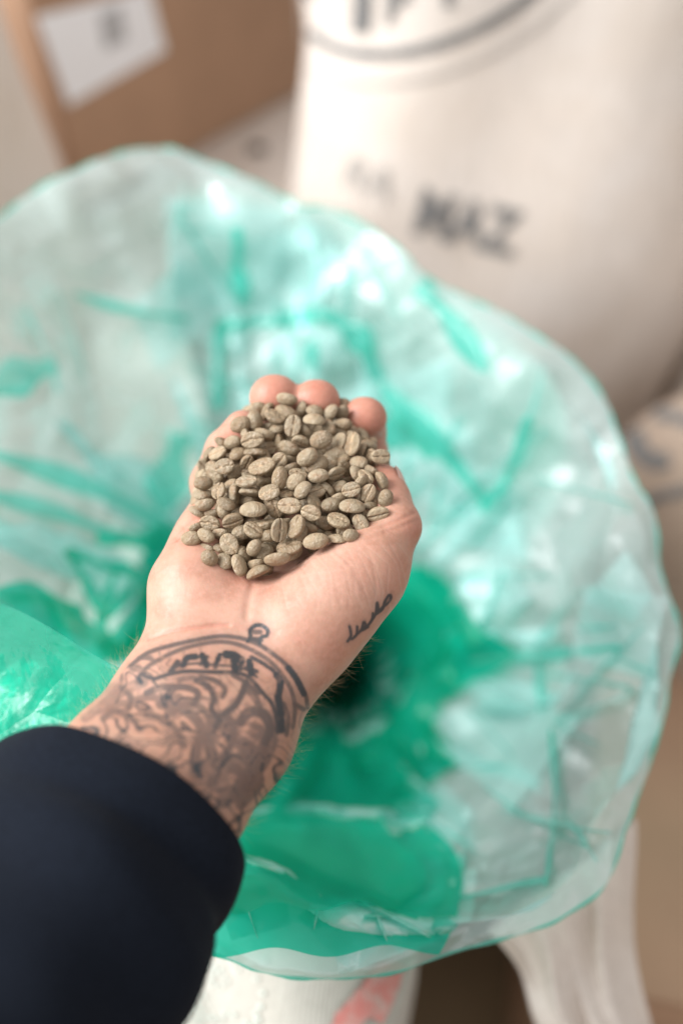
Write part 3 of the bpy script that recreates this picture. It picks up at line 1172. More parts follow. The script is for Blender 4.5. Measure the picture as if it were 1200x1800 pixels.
def vnormals(v, f):
    n = np.cross(v[f[:, 2]] - v[f[:, 0]], v[f[:, 3]] - v[f[:, 1]])
    o = np.zeros_like(v)
    for c in range(3):
        for j in range(4):
            o[:, c] += np.bincount(f[:, j], n[:, c], len(v))
    return o / np.maximum(np.linalg.norm(o, axis=1)[:, None], 1e-12)


vn = vnormals(hv, hf)
PXV = np.stack([600 + F_PX * hv[:, 0] / hv[:, 2], 900 - F_PX * hv[:, 1] / hv[:, 2]], -1)
view = hv / np.linalg.norm(hv, axis=1)[:, None]
facing = -(vn * view).sum(1)
if np.median(facing[PXV[:, 1] > 1000]) < -0.5:
    hf = hf[:, ::-1]
    vn, facing = -vn, -facing
frontm = np.clip(facing / 0.15, 0, 1)
disp = np.zeros(len(hv))
red = np.zeros(len(hv))
pale = np.zeros(len(hv))
CREASES = [([(604, 772), (640, 779), (678, 770)], 4.5, .0006, .45), ([(606, 784), (640, 790), (680, 780)], 4, .0003, .25), ([(672, 925), (700, 915), (728, 902)], 4, .0004, .3), ([(676, 935), (705, 926), (734, 915)], 4, .0003, .2),
           ([(262, 1122), (300, 1110), (340, 1103), (385, 1098), (402, 1099)], 3.6, .0005, .52), ([(262, 1124), (300, 1111), (340, 1103), (402, 1099), (440, 1103), (485, 1112)], 6, .0003, .22),
           ([(452, 1000), (446, 1018), (442, 1036), (436, 1060), (433, 1085)], 8, .0007, .16), ([(312, 948), (332, 930), (352, 918)], 4, .0006, .5), ([(322, 925), (345, 908), (372, 897)], 5, .0006, .5),
           ([(540, 1150), (560, 1160), (585, 1164)], 7, .0002, .2), ([(520, 1120), (550, 1140), (570, 1148)], 7, .0002, .2),
           ([(578, 955), (600, 975), (624, 1005), (640, 1042)], 3, .00012, .10), ([(640, 958), (654, 985), (660, 1020), (664, 1050)], 3, .00012, .08)]
for pts, w, dp, rd in CREASES:
    q = poly_dist(PXV, pts)
    g = np.exp(-(q / w) ** 2) * frontm
    disp -= dp * g
    red = np.maximum(red, rd * g)
for k in range(16):                       # fine skin lines over the thumb mound
    x0 = 470 + k * 15
    a = np.random.default_rng(k).uniform(-8, 8, 4)
    pts = [(x0 + a[0], 985 - k * 2), (x0 + 26 + a[1], 1010 - k * 1.5), (x0 + 36 + a[2], 1040), (x0 + 42 + a[3], 1070)]
    g = np.exp(-(poly_dist(PXV, pts) / 1.8) ** 2) * frontm
    disp -= .00009 * g
    pale = np.maximum(pale, .5 * g)


def blob(cx_, cy_, r_, p=2.0):
    return np.exp(-(np.hypot(PXV[:, 0] - cx_, PXV[:, 1] - cy_) / r_) ** p)


for (x, y, r_, a) in ((482, 690, 55, .62), (556, 695, 52, .66), (645, 740, 62, .62), (420, 750, 45, .40), (360, 830, 60, .3), (690, 830, 36, .45), (735, 930, 34, .40),
                      (640, 1000, 60, .20), (430, 1000, 70, .24), (330, 940, 50, .28), (590, 1130, 60, .28), (690, 1010, 45, .28), (370, 1050, 60, .12)):  # spots at the right of the thumb mound also paint its shade
    red = np.maximum(red, a * blob(x, y, r_))
for (x, y, r_, a) in ((560, 1010, 70, .5), (330, 1060, 60, .12), (450, 1085, 50, .35)):
    pale = np.maximum(pale, a * blob(x, y, r_))
# tattoo: pocket-watch outline with numerals round the wrist, script along the thumb base
ink = np.zeros(len(hv))


def stroke(pts, w, a, sx=3.158, ox=220, oy=1060, soft=1.0):
    global ink
    p = [(ox + x / sx, oy + y / sx) for x, y in pts]
    if len(p) > 2:
        p = catmull(p, 5 * len(p))
    q = poly_dist(PXV, p)
    hw_ = w / sx * 0.62 + soft * 1.9
    core = np.clip((hw_ + soft * 0.8 - q) / (soft * 2.6), 0, 1)
    halo = 0.22 * np.exp(-(q / (hw_ * 2.4)) ** 2)
    ink = np.maximum(ink, min(1.0, a * 1.18) * np.maximum(core, halo) * (facing > -0.35))


stroke([(30, 350), (120, 280), (240, 240), (380, 208), (520, 185), (640, 195), (740, 230), (830, 290), (900, 350), (960, 430), (1000, 510), (1012, 580)], 12, .72, soft=1.5)
stroke([(60, 440), (130, 350), (290, 265), (420, 228), (520, 215), (620, 228), (720, 270), (810, 330), (870, 400), (920, 480), (942, 580), (930, 690)], 12, .68, soft=1.5)
stroke([(235, 400), (300, 350), (400, 335), (500, 345), (590, 350), (670, 370), (730, 410)], 7, .75)
stroke([(250, 385), (292, 330)], 22, .8)
stroke([(322, 345), (345, 305), (392, 298)], 24, .85)
stroke([(428, 292), (452, 345)], 26, .9)
stroke([(455, 300), (420, 340)], 14, .8)
stroke([(525, 290), (500, 352)], 18, .85)
stroke([(560, 285), (605, 292), (645, 318)], 32, .95)
stroke([(605, 320), (612, 372)], 28, .95)
stroke([(650, 322), (640, 366)], 16, .8)
stroke([(688, 325), (702, 392)], 26, .95)
stroke([(670, 360), (730, 380)], 14, .8)
stroke([(700, 300), (780, 345), (840, 400), (858, 490)], 13, .8)
stroke([(840, 400), (862, 440), (850, 520)], 26, .85)
stroke([(848, 520), (862, 610), (868, 705)], 30, .85)
stroke([(905, 360), (950, 420), (992, 505)], 24, .9)
stroke([(940, 560), (990, 590)], 18, .7)
stroke([(100, 400), (160, 420), (230, 400), (330, 380), (450, 382), (560, 385), (640, 392), (700, 425), (760, 495), (815, 560), (838, 640), (846, 720)], 14, .8)
stroke([(690, 150), (720, 125), (760, 125), (790, 150), (785, 180), (755, 190), (745, 225)], 13, .9)
stroke([(690, 150), (696, 185), (680, 212)], 13, .9)
stroke([(715, 160), (750, 160)], 18, .7)
stroke([(690, 200), (750, 205)], 20, .8)
stroke([(120, 500), (180, 475), (260, 468), (350, 470), (405, 505), (380, 560)], 26, .7)
stroke([(395, 430), (465, 465), (492, 530), (480, 590), (520, 640)], 22, .75)
stroke([(420, 410), (510, 435), (555, 480), (540, 520)], 18, .7)
stroke([(672, 440), (640, 520), (600, 580), (545, 620), (500, 690)], 26, .75)
stroke([(600, 400), (660, 435), (740, 500)], 18, .7)
stroke([(200, 560), (310, 585), (390, 640), (425, 710), (400, 800), (380, 900)], 40, .6, soft=1.7)
stroke([(640, 660), (690, 605), (765, 615), (805, 690), (780, 770)], 40, .7, soft=1.7)
stroke([(500, 640), (560, 700), (620, 760), (700, 820), (720, 900)], 60, .6, soft=2.0)
stroke([(480, 720), (470, 800), (500, 900), (480, 1000)], 46, .6, soft=2.0)
stroke([(800, 760), (760, 860), (690, 960), (620, 1060)], 70, .6, soft=2.3)
stroke([(420, 900), (520, 960), (560, 1080)], 60, .5, soft=2.3)
stroke([(-150, 600), (-40, 560), (60, 560), (140, 600)], 26, .5, soft=1.7)
stroke([(-60, 520), (20, 470), (100, 440)], 40, .5, soft=2.0)
stroke([(-220, 640), (-120, 560), (-30, 460)], 30, .45, soft=2.0)
stroke([(70, 360), (110, 400), (90, 450)], 26, .5, soft=2)
stroke([(-220, 560), (-130, 500), (-40, 440), (40, 380)], 16, .35, soft=2.4)
stroke([(-120, 640), (-60, 600), (0, 620), (60, 660)], 24, .6, soft=1.6)
stroke([(-20, 470), (30, 520), (20, 580)], 22, .65, soft=1.5)
stroke([(120, 620), (200, 640), (280, 700), (330, 790)], 24, .6, soft=1.6)
stroke([(250, 610), (330, 560), (420, 580), (470, 660), (450, 760)], 26, .6, soft=1.5)
stroke([(560, 620), (600, 690), (590, 780), (540, 860)], 30, .65, soft=1.7)
stroke([(680, 480), (730, 540), (760, 620), (790, 640)], 22, .65, soft=2)
stroke([(640, 850), (700, 900), (740, 1000), (640, 1120)], 40, .6, soft=2.0)
stroke([(700, 680), (755, 700), (740, 740), (690, 720)], 24, .6, soft=2)
stroke([(300, 430), (350, 415), (420, 430), (450, 470)], 18, .6, soft=1.5)
stroke([(60, 540), (140, 520), (230, 540), (300, 520)], 26, .55, soft=1.5)
stroke([(880, 560), (905, 640), (895, 730)], 16, .7)
stroke([(540, 900), (600, 860), (680, 840), (760, 800)], 30, .55, soft=1.7)
for (x, y, r_, a) in ((420, 1290, 75, .20), (310, 1235, 55, .18), (190, 1245, 60, .2), (440, 1330, 80, .22), (520, 1230, 40, .3), (470, 1300, 60, .28), (245, 1200, 40, .2), (450, 1370, 50, .22), (395, 1420, 55, .2)):
    ink = np.maximum(ink, a * blob(x, y, r_) * (facing > -0.35))
for pts in ([(305, 765), (340, 700), (325, 605)], [(350, 740), (400, 690), (405, 610)], [(400, 690), (450, 640), (475, 560), (492, 600), (450, 650), (520, 610)],
            [(500, 615), (560, 540), (572, 470)], [(540, 570), (600, 470), (615, 360), (630, 440)], [(600, 480), (670, 425), (700, 340), (740, 280), (762, 292), (740, 345), (680, 400), (640, 440)]):
    stroke(pts, 16, .8, 6.0, 560, 1000, 0.9)
# shaded filling of swirls down to the cuff
arc_px = [(200, 1260), (212, 1185), (240, 1155), (280, 1133), (340, 1122), (385, 1119), (423, 1122), (454, 1133), (483, 1152), (505, 1171), (524, 1196), (537, 1222), (541, 1260), (520, 1340),
          (470, 1420), (400, 1500), (250, 1500), (60, 1400), (60, 1300)]
ins = np.zeros(len(PXV), bool)
for (x1, y1), (x2, y2) in zip(arc_px, arc_px[1:] + arc_px[:1]):
    cnd = (y1 > PXV[:, 1]) != (y2 > PXV[:, 1])
    ins ^= cnd & (PXV[:, 0] < (x2 - x1) * (PXV[:, 1] - y1) / ((y2 - y1) if y2 != y1 else 1e-9) + x1)
al = (PXV[:, 0] - 400) * -0.56 + (PXV[:, 1] - 1130) * 0.83
ac = (PXV[:, 0] - 400) * 0.83 + (PXV[:, 1] - 1130) * 0.56
wx = al + 16 * np.sin(ac / 21 + 0.5) + 11 * np.sin(al / 17 + ac / 35 + 2) + 6 * np.sin(ac / 9 - al / 14)
wy = ac + 15 * np.sin(al / 19 + 1.0) + 10 * np.sin(ac / 15 - al / 30) + 6 * np.sin(al / 8 + ac / 12)
v1 = np.sin(wx / 10.5) * np.cos(wy / 13.5) + 0.45 * np.sin((wx + wy) / 8.0)
lines = np.clip(1 - np.abs(v1) / 0.34, 0, 1)
fillv = np.clip((v1 - 0.35) / 0.8, 0, 1)
deep_ = np.clip((al - 70) / 60, 0, 1)
cov = ins * (facing > -0.35) * np.clip((al + 5) / 40, 0, 1)
ink = np.maximum(ink, cov * (0.12 + 1.0 * lines * (0.40 + 0.60 * deep_) + 0.58 * fillv * deep_))
tan = np.clip((PXV[:, 1] - 1130) / 160, 0, 1) * 0.6
tan = np.maximum(tan, 0.55 * blob(640, 1130, 70))  # shade below the thumb mound, painted into the skin as brown
tan = np.maximum(tan, 0.45 * blob(715, 985, 60))  # more painted shade, on the outer side of the thumb
hv = hv + vn * disp[:, None]
hand_w = c2w(hv)
person_me = mesh_from('person', hand_w, hf, M_SKIN)
for nme, vals in (('ink', ink), ('red', red), ('pale', pale), ('tan', tan)):
    set_attr(person_me, nme, vals)
person = link('person', person_me)
tag(person, 'right hand cupped palm up with tattooed wrist and navy sleeve, holding beans', 'person')
pb = BVHTree.FromPolygons([Vector(v) for v in hand_w], [tuple(map(int, f)) for f in hf])

# thumbnail on the outer side of the thumb
ctrn = c2w(cs(684, 851, .447))
ax_l = c2w(cs(672, 853, .447)) - c2w(cs(681, 880, .441))
ax_l /= np.linalg.norm(ax_l)
out_d = (AX_R * 0.92 - AX_F * 0.15 + AX_U * 0.1)
out_d -= ax_l * (out_d @ ax_l)
out_d /= np.linalg.norm(out_d)
side = np.cross(ax_l, out_d)
nu, nv = 16, 16
vs = []
base_c = c2w(cs(674, 858, .446))
for layer in (0, 1):
    for i in range(nu):
        for j in range(nv):
            a = (i / (nu - 1) - 0.5) * 2
            b = (j / (nv - 1) - 0.5) * 2
            bb_ = b * math.sqrt(max(0, 1 - 0.35 * max(a, -a) ** 4))
            ang = bb_ * 0.72
            rad = 0.01005 - 0.0004 * (a > 0.7) - 0.0006 * layer
            vs.append(base_c + ax_l * (a * 0.0062) + out_d * rad * math.cos(ang) + side * rad * math.sin(ang))
Fn = grid_faces(nu, nv)
link('thumbnail', mesh_from('thumbnail', vs, np.concatenate([Fn, Fn[:, ::-1] + nu * nv]), M_NAIL), person)

# fair hairs along the edge of the wrist and forearm
hairs_v, hairs_f = [], []
cand = np.where((PXV[:, 1] > 1120) & (facing < 0.35) & (facing > -0.5) & ((PXV[:, 0] > 420) | (PXV[:, 0] < 300)) & (PXV[:, 1] < 1460))[0]
hr = np.random.default_rng(8)
armdir = c2w(cs(405, 1160, .413)) - c2w(cs(250, 1375, .376))
armdir /= np.linalg.norm(armdir)
vnw = vn[:, 0:1] * AX_R + vn[:, 1:2] * AX_U + vn[:, 2:3] * AX_F
for c in hr.choice(cand, 420, replace=False):
    p = hand_w[c]
    n = vnw[c]
    dr = n * 0.55 + armdir * hr.uniform(-0.2, 0.9) + hr.normal(size=3) * 0.3
    dr /= np.linalg.norm(dr)
    ln = hr.uniform(0.004, 0.010)
    sd = np.cross(dr, n + 0.01)
    sd /= np.linalg.norm(sd)
    b0 = len(hairs_v)
    for q in range(4):
        pos = p + dr * ln * q / 3 + armdir * 0.0012 * (q / 3) ** 2 - n * 0.001 * (q / 3) ** 2
        r_ = 0.00004 * (1 - 0.8 * q / 3)
        s2 = np.cross(sd, dr)
        for a in (0, 2.1, 4.2):
            hairs_v.append(pos + (sd * math.cos(a) + s2 * math.sin(a)) * r_)
    for q in range(3):
        for a in range(3):
            hairs_f.append((b0 + q * 3 + a, b0 + q * 3 + (a + 1) % 3, b0 + (q + 1) * 3 + (a + 1) % 3, b0 + (q + 1) * 3 + a))
tag(link('arm_hair', mesh_from('arm_hair', hairs_v, np.array(hairs_f), M_HAIR), person), kind='stuff')

# sleeve
CEN = np.array([(212, 1448, .378), (150, 1540, .362), (60, 1672, .340), (-60, 1850, .312), (-170, 2010, .286)], float)
cw = catmull(W(CEN[:, 0], CEN[:, 1], CEN[:, 2]), 70)
axd = cw[0] - cw[-1]
axd /= np.linalg.norm(axd)
e1 = np.cross(axd, AX_F)
e1 /= np.linalg.norm(e1)
e2 = np.cross(e1, axd)
nth = 120
th = np.linspace(0, 2 * math.pi, nth, endpoint=False)
cr = Crumple(90, 38, 6)
rows = []
prof = [(0, 1.0)]
for k in range(70):
    f = k / 69
    x = f * np.linalg.norm(cw[-1] - cw[0])
    rad = 0.0525 + 0.006 * f
    rad += -0.0016 * math.exp(-((x - 0.026) / 0.007) ** 2) + 0.0004 * math.exp(-((x - 0.010) / 0.008) ** 2)
    rr = rad * (1 + 0.022 * math.exp(-x / 0.05) * np.sin(th * 3 + 1.2) + 0.014 * math.exp(-x / 0.03) * np.sin(th * 7 + 0.3) + 0.03 * np.sin(th * 2 + 0.4) + 0.012 * np.sin(th * 5 + f * 6))
    ring = cw[k] + np.outer(np.cos(th) * rr, e1) + np.outer(np.sin(th) * rr * 0.92, e2)
    # folds running round the sleeve
    wrk = (np.sin(x * 80 + 2.4 * np.sin(th + 0.6) + 0.7) * 0.5 + np.sin(x * 170 + 2.2 * np.sin(th * 1.0 + 2.0)) * 0.3) * min(1, max(0, (x - 0.028) / 0.02))
    ring = ring + (ring - cw[k]) / np.linalg.norm(ring - cw[k], axis=1)[:, None] * (wrk * 0.0045)[:, None]
    fold_ = 0.0
    for (x0, sl, amp, wdt) in ((0.034, 0.010, -0.0022, 0.007), (0.062, -0.016, -0.0024, 0.010), (0.095, 0.020, -0.0026, 0.012), (0.14, -0.02, -0.003, 0.014)):
        fold_ = fold_ + amp * np.exp(-((x - x0 - sl * np.sin(th + 0.9)) / wdt) ** 2) * (0.6 + 0.4 * np.sin(th * 1.5 + x0 * 60))
    ring = ring + (ring - cw[k]) / np.linalg.norm(ring - cw[k], axis=1)[:, None] * np.asarray(fold_)[:, None]
    rows.append(ring)
inner = []
for k in range(0, 12):
    inner.append(cw[k] + (rows[k] - cw[k]) * 0.955 + axd * (-0.0005 if k == 0 else 0))
lip = cw[0] + (rows[0] - cw[0]) * 0.98 + axd * 0.0012
R_ = np.array(list(reversed(rows)) + [lip] + inner).transpose(1, 0, 2)
fs = R_.reshape(-1, 3)
dv = fs - (cw[0] - axd * ((cw[0] - fs) @ axd)[:, None])
dv /= np.linalg.norm(dv, axis=1)[:, None]
fs = fs + dv * (cr(fs) * 0.0016)[:, None]
link('sleeve', mesh_from('sleeve', fs, grid_faces(nth, R_.shape[1], True)[:, ::-1], M_SLEEVE), person)


# ================================================================== COFFEE BEANS
def bean_mesh(seed, nu=40, nv=26):
    r = np.random.default_rng(seed)
    wr = r.uniform(0.70, 0.80)
    tr = r.uniform(0.47, 0.56)
    belly = r.uniform(0.30, 0.42)
    sq = r.uniform(2.0, 2.35)
    gd = r.uniform(0.07, 0.12)
    gw = r.uniform(0.045, 0.075)
    ph = r.uniform(0, 6.28)
    bend = r.uniform(-0.06, 0.06)
    u = np.linspace(0, 2 * math.pi, nu, endpoint=False)
    v = np.linspace(0, math.pi, nv)
    U, V = np.meshgrid(u, v, indexing='ij')
    # poles on the long axis
    x = np.cos(V)
    ry = np.sin(V) ** (2 / sq * 1.0)
    y = np.cos(U) * ry
    z = np.sin(U) * ry
    cy = np.sign(y) * np.abs(y)
    zz = np.where(z > 0, z * tr * 1.25, -np.abs(z) ** 0.82 * tr * belly * 1.85)
    X = x * 1.0
    Y = cy * wr
    Z = zz.copy()
    # crease
    yc = bend * 1.6 * np.sin(X * 3.0 + ph) + 0.03 * np.sin(X * 9 + ph)
    g = np.exp(-((Y - yc) / gw) ** 2) * (Z < 0.02) * np.clip((1.02 - np.abs(X)) / 0.12, 0, 1)
    lobes = np.exp(-((np.abs(Y - yc) - 0.28) / 0.2) ** 2) * (Z < 0)
    rim_r = np.sqrt(X ** 2 + (Y / wr) ** 2)
    dish = np.clip(1 - (rim_r / 0.86) ** 4, 0, 1) * (z < -0.05)
    Z = Z + g * gd * 1.9 + dish * r.uniform(0.02, 0.10)
    # unevenness
    nz = np.zeros_like(X)
    for k in range(5):
        kx, ky, kz = r.normal(size=3) * 2.4
        nz += np.sin(X * kx + Y * ky + Z * kz + r.uniform(0, 6.28)) / 5
    s = 1 + 0.05 * nz
    X, Y, Z = X * s * 0.5, Y * s * 0.5, Z * s * 0.5
    V3 = np.stack([X, Y, Z], -1).reshape(-1, 3)
    F = grid_faces(nu, nv, True)
    me = mesh_from('coffee_bean', V3, F, M_BEAN)
    gg = g.reshape(-1)
    set_attr(me, 'groove', np.clip(gg * 1.3 - 0.25, 0, 1))
    wide = np.exp(-((Y * 2 - yc) / (gw * 2.6)) ** 2) * (Z < 0)
    set_attr(me, 'crease', np.clip(wide.reshape(-1), 0, 1))
    return me


BM = [bean_mesh(100 + i) for i in range(10)]
# seen beans, in a 2.609x enlargement with its corner at photo pixel (300, 630):
# x, y, length, width, angle, face shown (b back, f crease, s edge), layer
BEANS = [(533, 186, 100, 62, -10, 'b', 0), (392, 235, 92, 64, 20, 'b', 1), (530, 250, 105, 70, -25, 'b', 0), (603, 235, 64, 58, 70, 'b', 1), (660, 245, 76, 60, 0, 'b', 1),
         (735, 250, 74, 60, 45, 'b', 1), (785, 250, 62, 66, 90, 'b', 1), (446, 245, 80, 60, 65, 's', 1), (478, 265, 98, 58, -25, 'f', 0), (390, 292, 54, 55, 90, 'b', 2),
         (320, 303, 98, 90, 20, 'b', 0), (441, 312, 64, 44, 10, 'b', 1), (492, 322, 80, 58, 30, 'b', 1), (560, 310, 102, 84, 80, 'f', 0), (657, 288, 108, 58, -5, 'b', 0),
         (728, 315, 74, 58, -45, 'b', 1), (622, 335, 74, 55, -50, 'b', 1), (792, 305, 76, 62, 20, 'b', 1), (822, 330, 64, 56, -30, 'b', 2), (430, 345, 98, 54, -15, 'b', 1),
         (375, 373, 102, 84, 15, 'f', 0), (285, 385, 76, 66, 20, 'b', 1), (450, 410, 94, 78, 10, 'f', 2), (310, 440, 78, 62, 30, 'b', 1), (545, 410, 98, 68, -25, 'b', 1),
         (598, 385, 84, 50, -20, 'f', 1), (690, 373, 106, 82, 20, 'b', 0), (770, 385, 98, 62, 65, 'f', 1), (832, 392, 108, 78, 75, 'f', 0), (730, 412, 84, 62, 30, 'b', 2),
         (905, 400, 74, 46, -20, 'b', 1), (875, 430, 62, 48, 60, 'b', 1), (912, 450, 62, 52, 60, 'f', 1), (963, 450, 84, 90, 3, 'f', 0), (215, 435, 88, 62, 25, 'f', 0),
         (182, 442, 66, 66, 60, 's', 1), (247, 495, 96, 74, 15, 'f', 0), (200, 522, 112, 70, -60, 'f', 1), (300, 525, 84, 64, 20, 'b', 2), (150, 572, 86, 78, 0, 'b', 0),
         (220, 607, 78, 68, 80, 'f', 0), (385, 440, 112, 48, 0, 's', 1), (350, 478, 76, 66, 60, 'f', 1), (418, 495, 125, 82, 20, 'f', 0), (500, 470, 80, 72, 50, 'f', 1),
         (498, 550, 110, 76, 80, 'b', 0), (548, 465, 68, 56, -10, 'b', 2), (627, 453, 106, 86, 30, 'b', 0), (668, 490, 112, 86, 30, 'b', 1), (555, 500, 70, 50, 15, 'b', 2),
         (585, 530, 88, 54, -10, 'f', 1), (572, 565, 92, 78, 30, 'b', 0), (678, 540, 100, 70, 10, 'b', 0), (740, 500, 74, 58, 50, 'b', 2), (760, 530, 82, 62, 20, 'f', 1),
         (800, 505, 74, 66, -45, 'f', 1), (845, 527, 62, 58, 90, 'b', 1), (860, 478, 78, 66, -10, 'b', 1), (915, 512, 70, 52, -20, 'b', 1), (785, 465, 64, 48, 10, 'b', 2),
         (895, 543, 78, 56, -50, 'f', 0), (870, 562, 68, 54, 60, 'b', 0), (350, 563, 100, 58, 5, 'f', 0), (275, 585, 76, 62, 30, 'b', 1), (300, 625, 112, 52, 85, 's', 1),
         (428, 560, 76, 50, 10, 'b', 2), (365, 618, 102, 50, -5, 's', 1), (452, 615, 100, 74, 20, 'f', 0), (605, 605, 92, 64, 50, 'b', 0), (533, 620, 70, 54, 20, 'f', 1),
         (355, 655, 88, 46, 5, 'b', 2), (668, 610, 84, 64, 20, 'f', 1), (717, 605, 84, 48, -50, 's', 1), (773, 592, 62, 56, 20, 'b', 1), (828, 603, 90, 76, 15, 'f', 0),
         (905, 618, 88, 72, 65, 'f', 0), (805, 555, 60, 44, 0, 'b', 2), (985, 642, 86, 72, 75, 'b', 0), (660, 662, 88, 62, -50, 'f', 1), (735, 672, 88, 76, 10, 'b', 1),
         (770, 637, 74, 54, 10, 'b', 1), (830, 682, 120, 70, -3, 'b', 0), (950, 715, 106, 78, 15, 'f', 0), (545, 675, 110, 82, 0, 'f', 0), (478, 690, 88, 72, -70, 'f', 1),
         (378, 697, 120, 76, 0, 'b', 0), (255, 670, 96, 60, -25, 'b', 0), (265, 634, 62, 46, 10, 'b', 2), (155, 632, 78, 50, 10, 'b', 1), (157, 670, 92, 60, 15, 'b', 0),
         (125, 707, 88, 50, -25, 'b', 1), (190, 710, 70, 50, 10, 'b', 1), (248, 707, 74, 60, -60, 'b', 1), (310, 717, 56, 50, 0, 'b', 2), (643, 710, 100, 76, -20, 'f', 0),
         (285, 748, 100, 70, 20, 'f', 0), (770, 742, 108, 72, -20, 'f', 0), (870, 757, 94, 84, -60, 'f', 0), (915, 682, 54, 48, 0, 'b', 1), (940, 642, 74, 50, 70, 'b', 1),
         (180, 755, 94, 72, -10, 'f', 0), (425, 757, 112, 50, 5, 's', 1), (575, 770, 116, 64, 65, 'f', 0), (498, 788, 114, 82, 85, 'f', 0), (380, 787, 102, 66, -35, 'f', 0),
         (530, 747, 58, 48, 0, 'b', 2), (635, 772, 84, 54, -15, 'b', 1), (710, 757, 88, 72, -20, 'b', 2), (95, 825, 94, 76, 0, 'b', 0), (162, 812, 84, 70, -30, 'b', 0),
         (230, 803, 66, 60, 20, 'b', 1), (325, 800, 88, 72, 20, 'b', 1), (450, 815, 84, 64, 10, 'b', 1), (598, 802, 78, 62, 70, 'b', 1), (825, 812, 66, 64, 0, 'b', 0),
         (665, 840, 114, 80, 10, 'b', 0), (762, 832, 88, 48, -5, 'b', 1), (168, 868, 88, 50, -15, 'b', 1), (270, 852, 102, 84, -60, 'f', 0), (382, 868, 80, 66, 60, 'b', 0),
         (545, 862, 118, 64, 15, 'f', 1), (430, 887, 88, 76, 30, 'b', 1), (235, 872, 58, 54, 0, 'b', 2), (335, 900, 84, 56, -60, 'b', 1), (180, 914, 84, 74, -35, 'b', 0),
         (248, 930, 78, 68, -50, 'b', 0), (490, 916, 122, 74, 10, 'b', 0), (313, 950, 112, 70, -70, 'b', 0), (390, 942, 66, 58, 30, 'b', 1), (355, 962, 66, 48, 70, 'b', 1),
         (403, 985, 112, 62, 25, 's', 0), (122, 772, 66, 52, 10, 'b', 2), (842, 360, 70, 50, -40, 'b', 2), (700, 440, 80, 60, 0, 'b', 3), (840, 440, 70, 60, 20, 'b', 3)]


def heap_d(px, py):
    base = 0.4135 + (1010 - py) / 310 * 0.0425
    r2 = ((px - 512) / 185.0) ** 2 + ((py - 860) / 170.0) ** 2
    return base - 0.013 * np.maximum(0, 1 - r2)


class B:
    pass


beans = []
br = np.random.default_rng(17)
for (zx, zy, ln, wd_, ang, face, lev) in BEANS:
    b = B()
    b.px, b.py = 300 + zx / 2.609, 630 + zy / 2.609
    b.d = float(heap_d(b.px, b.py)) + lev * 0.0046
    hit = cast(pb, b.px, b.py)
    if hit[0] is not None:
        hd_ = w2p(np.array(hit[0]))[2]
        b.d = min(b.d, hd_ - 0.0025)
        b.maxd = hd_ - 0.002
    else:
        b.maxd = b.d + 0.01
    mm = b.d / F_PX / 2.609
    size = max(ln, 90) * mm
    if lev >= 1:
        size = max(size, 0.0084)
    b.size = float(np.clip(size, 0.0078, 0.0118))
    b.fore = math.acos(float(np.clip(ln * mm / b.size, 0.35, 1)))
    ratio = wd_ * mm / b.size
    b.roll = math.acos(float(np.clip((ratio - 0.50) / 0.27, 0.0, 1.0))) * 0.9
    b.ang, b.face, b.lev, b.ratio = ang, face, lev, ratio
    b.ln, b.wd = ln, wd_
    b.hidden = False
    if abs(ln - wd_) < 6 and ln < 75 and face == 'b' and lev == 0:
        b.size, b.fore, b.roll = 0.0075, 0.6, 0.0
    beans.append(b)
# settle depth so that a covered bean lies behind the one covering it
for it in range(30):
    for i in range(len(beans)):
        for j in range(i + 1, len(beans)):
            p, q = beans[i], beans[j]
            l = math.hypot(p.px - q.px, p.py - q.py) * p.d / F_PX
            reach = 0.42 * (p.size + q.size) * 0.86
            if l < reach:
                need = 0.0047 * math.sqrt(1 - (l / reach) ** 2)
                hi_, lo_ = (p, q) if (p.lev, p.d) <= (q.lev, q.d) else (q, p)
                gap = lo_.d - hi_.d
                if gap < need:
                    e = (need - gap) * 0.3
                    lo_.d = lo_.d + e
                    hi_.d = hi_.d - e * 0.35
# buried beans filling the cupped hand
POLY = np.array([(505, 700), (540, 705), (600, 712), (625, 750), (650, 780), (680, 808), (668, 835), (685, 870), (680, 900), (645, 925), (600, 945), (560, 955), (510, 980),
                 (450, 1012), (425, 1008), (365, 978), (330, 945), (340, 905), (350, 850), (365, 805), (410, 748), (445, 720)], float)


def inside(x, y):
    c = False
    n = len(POLY)
    for i in range(n):
        x1, y1 = POLY[i]
        x2, y2 = POLY[(i + 1) % n]
        if (y1 > y) != (y2 > y) and x < (x2 - x1) * (y - y1) / (y2 - y1) + x1:
            c = not c
    return c


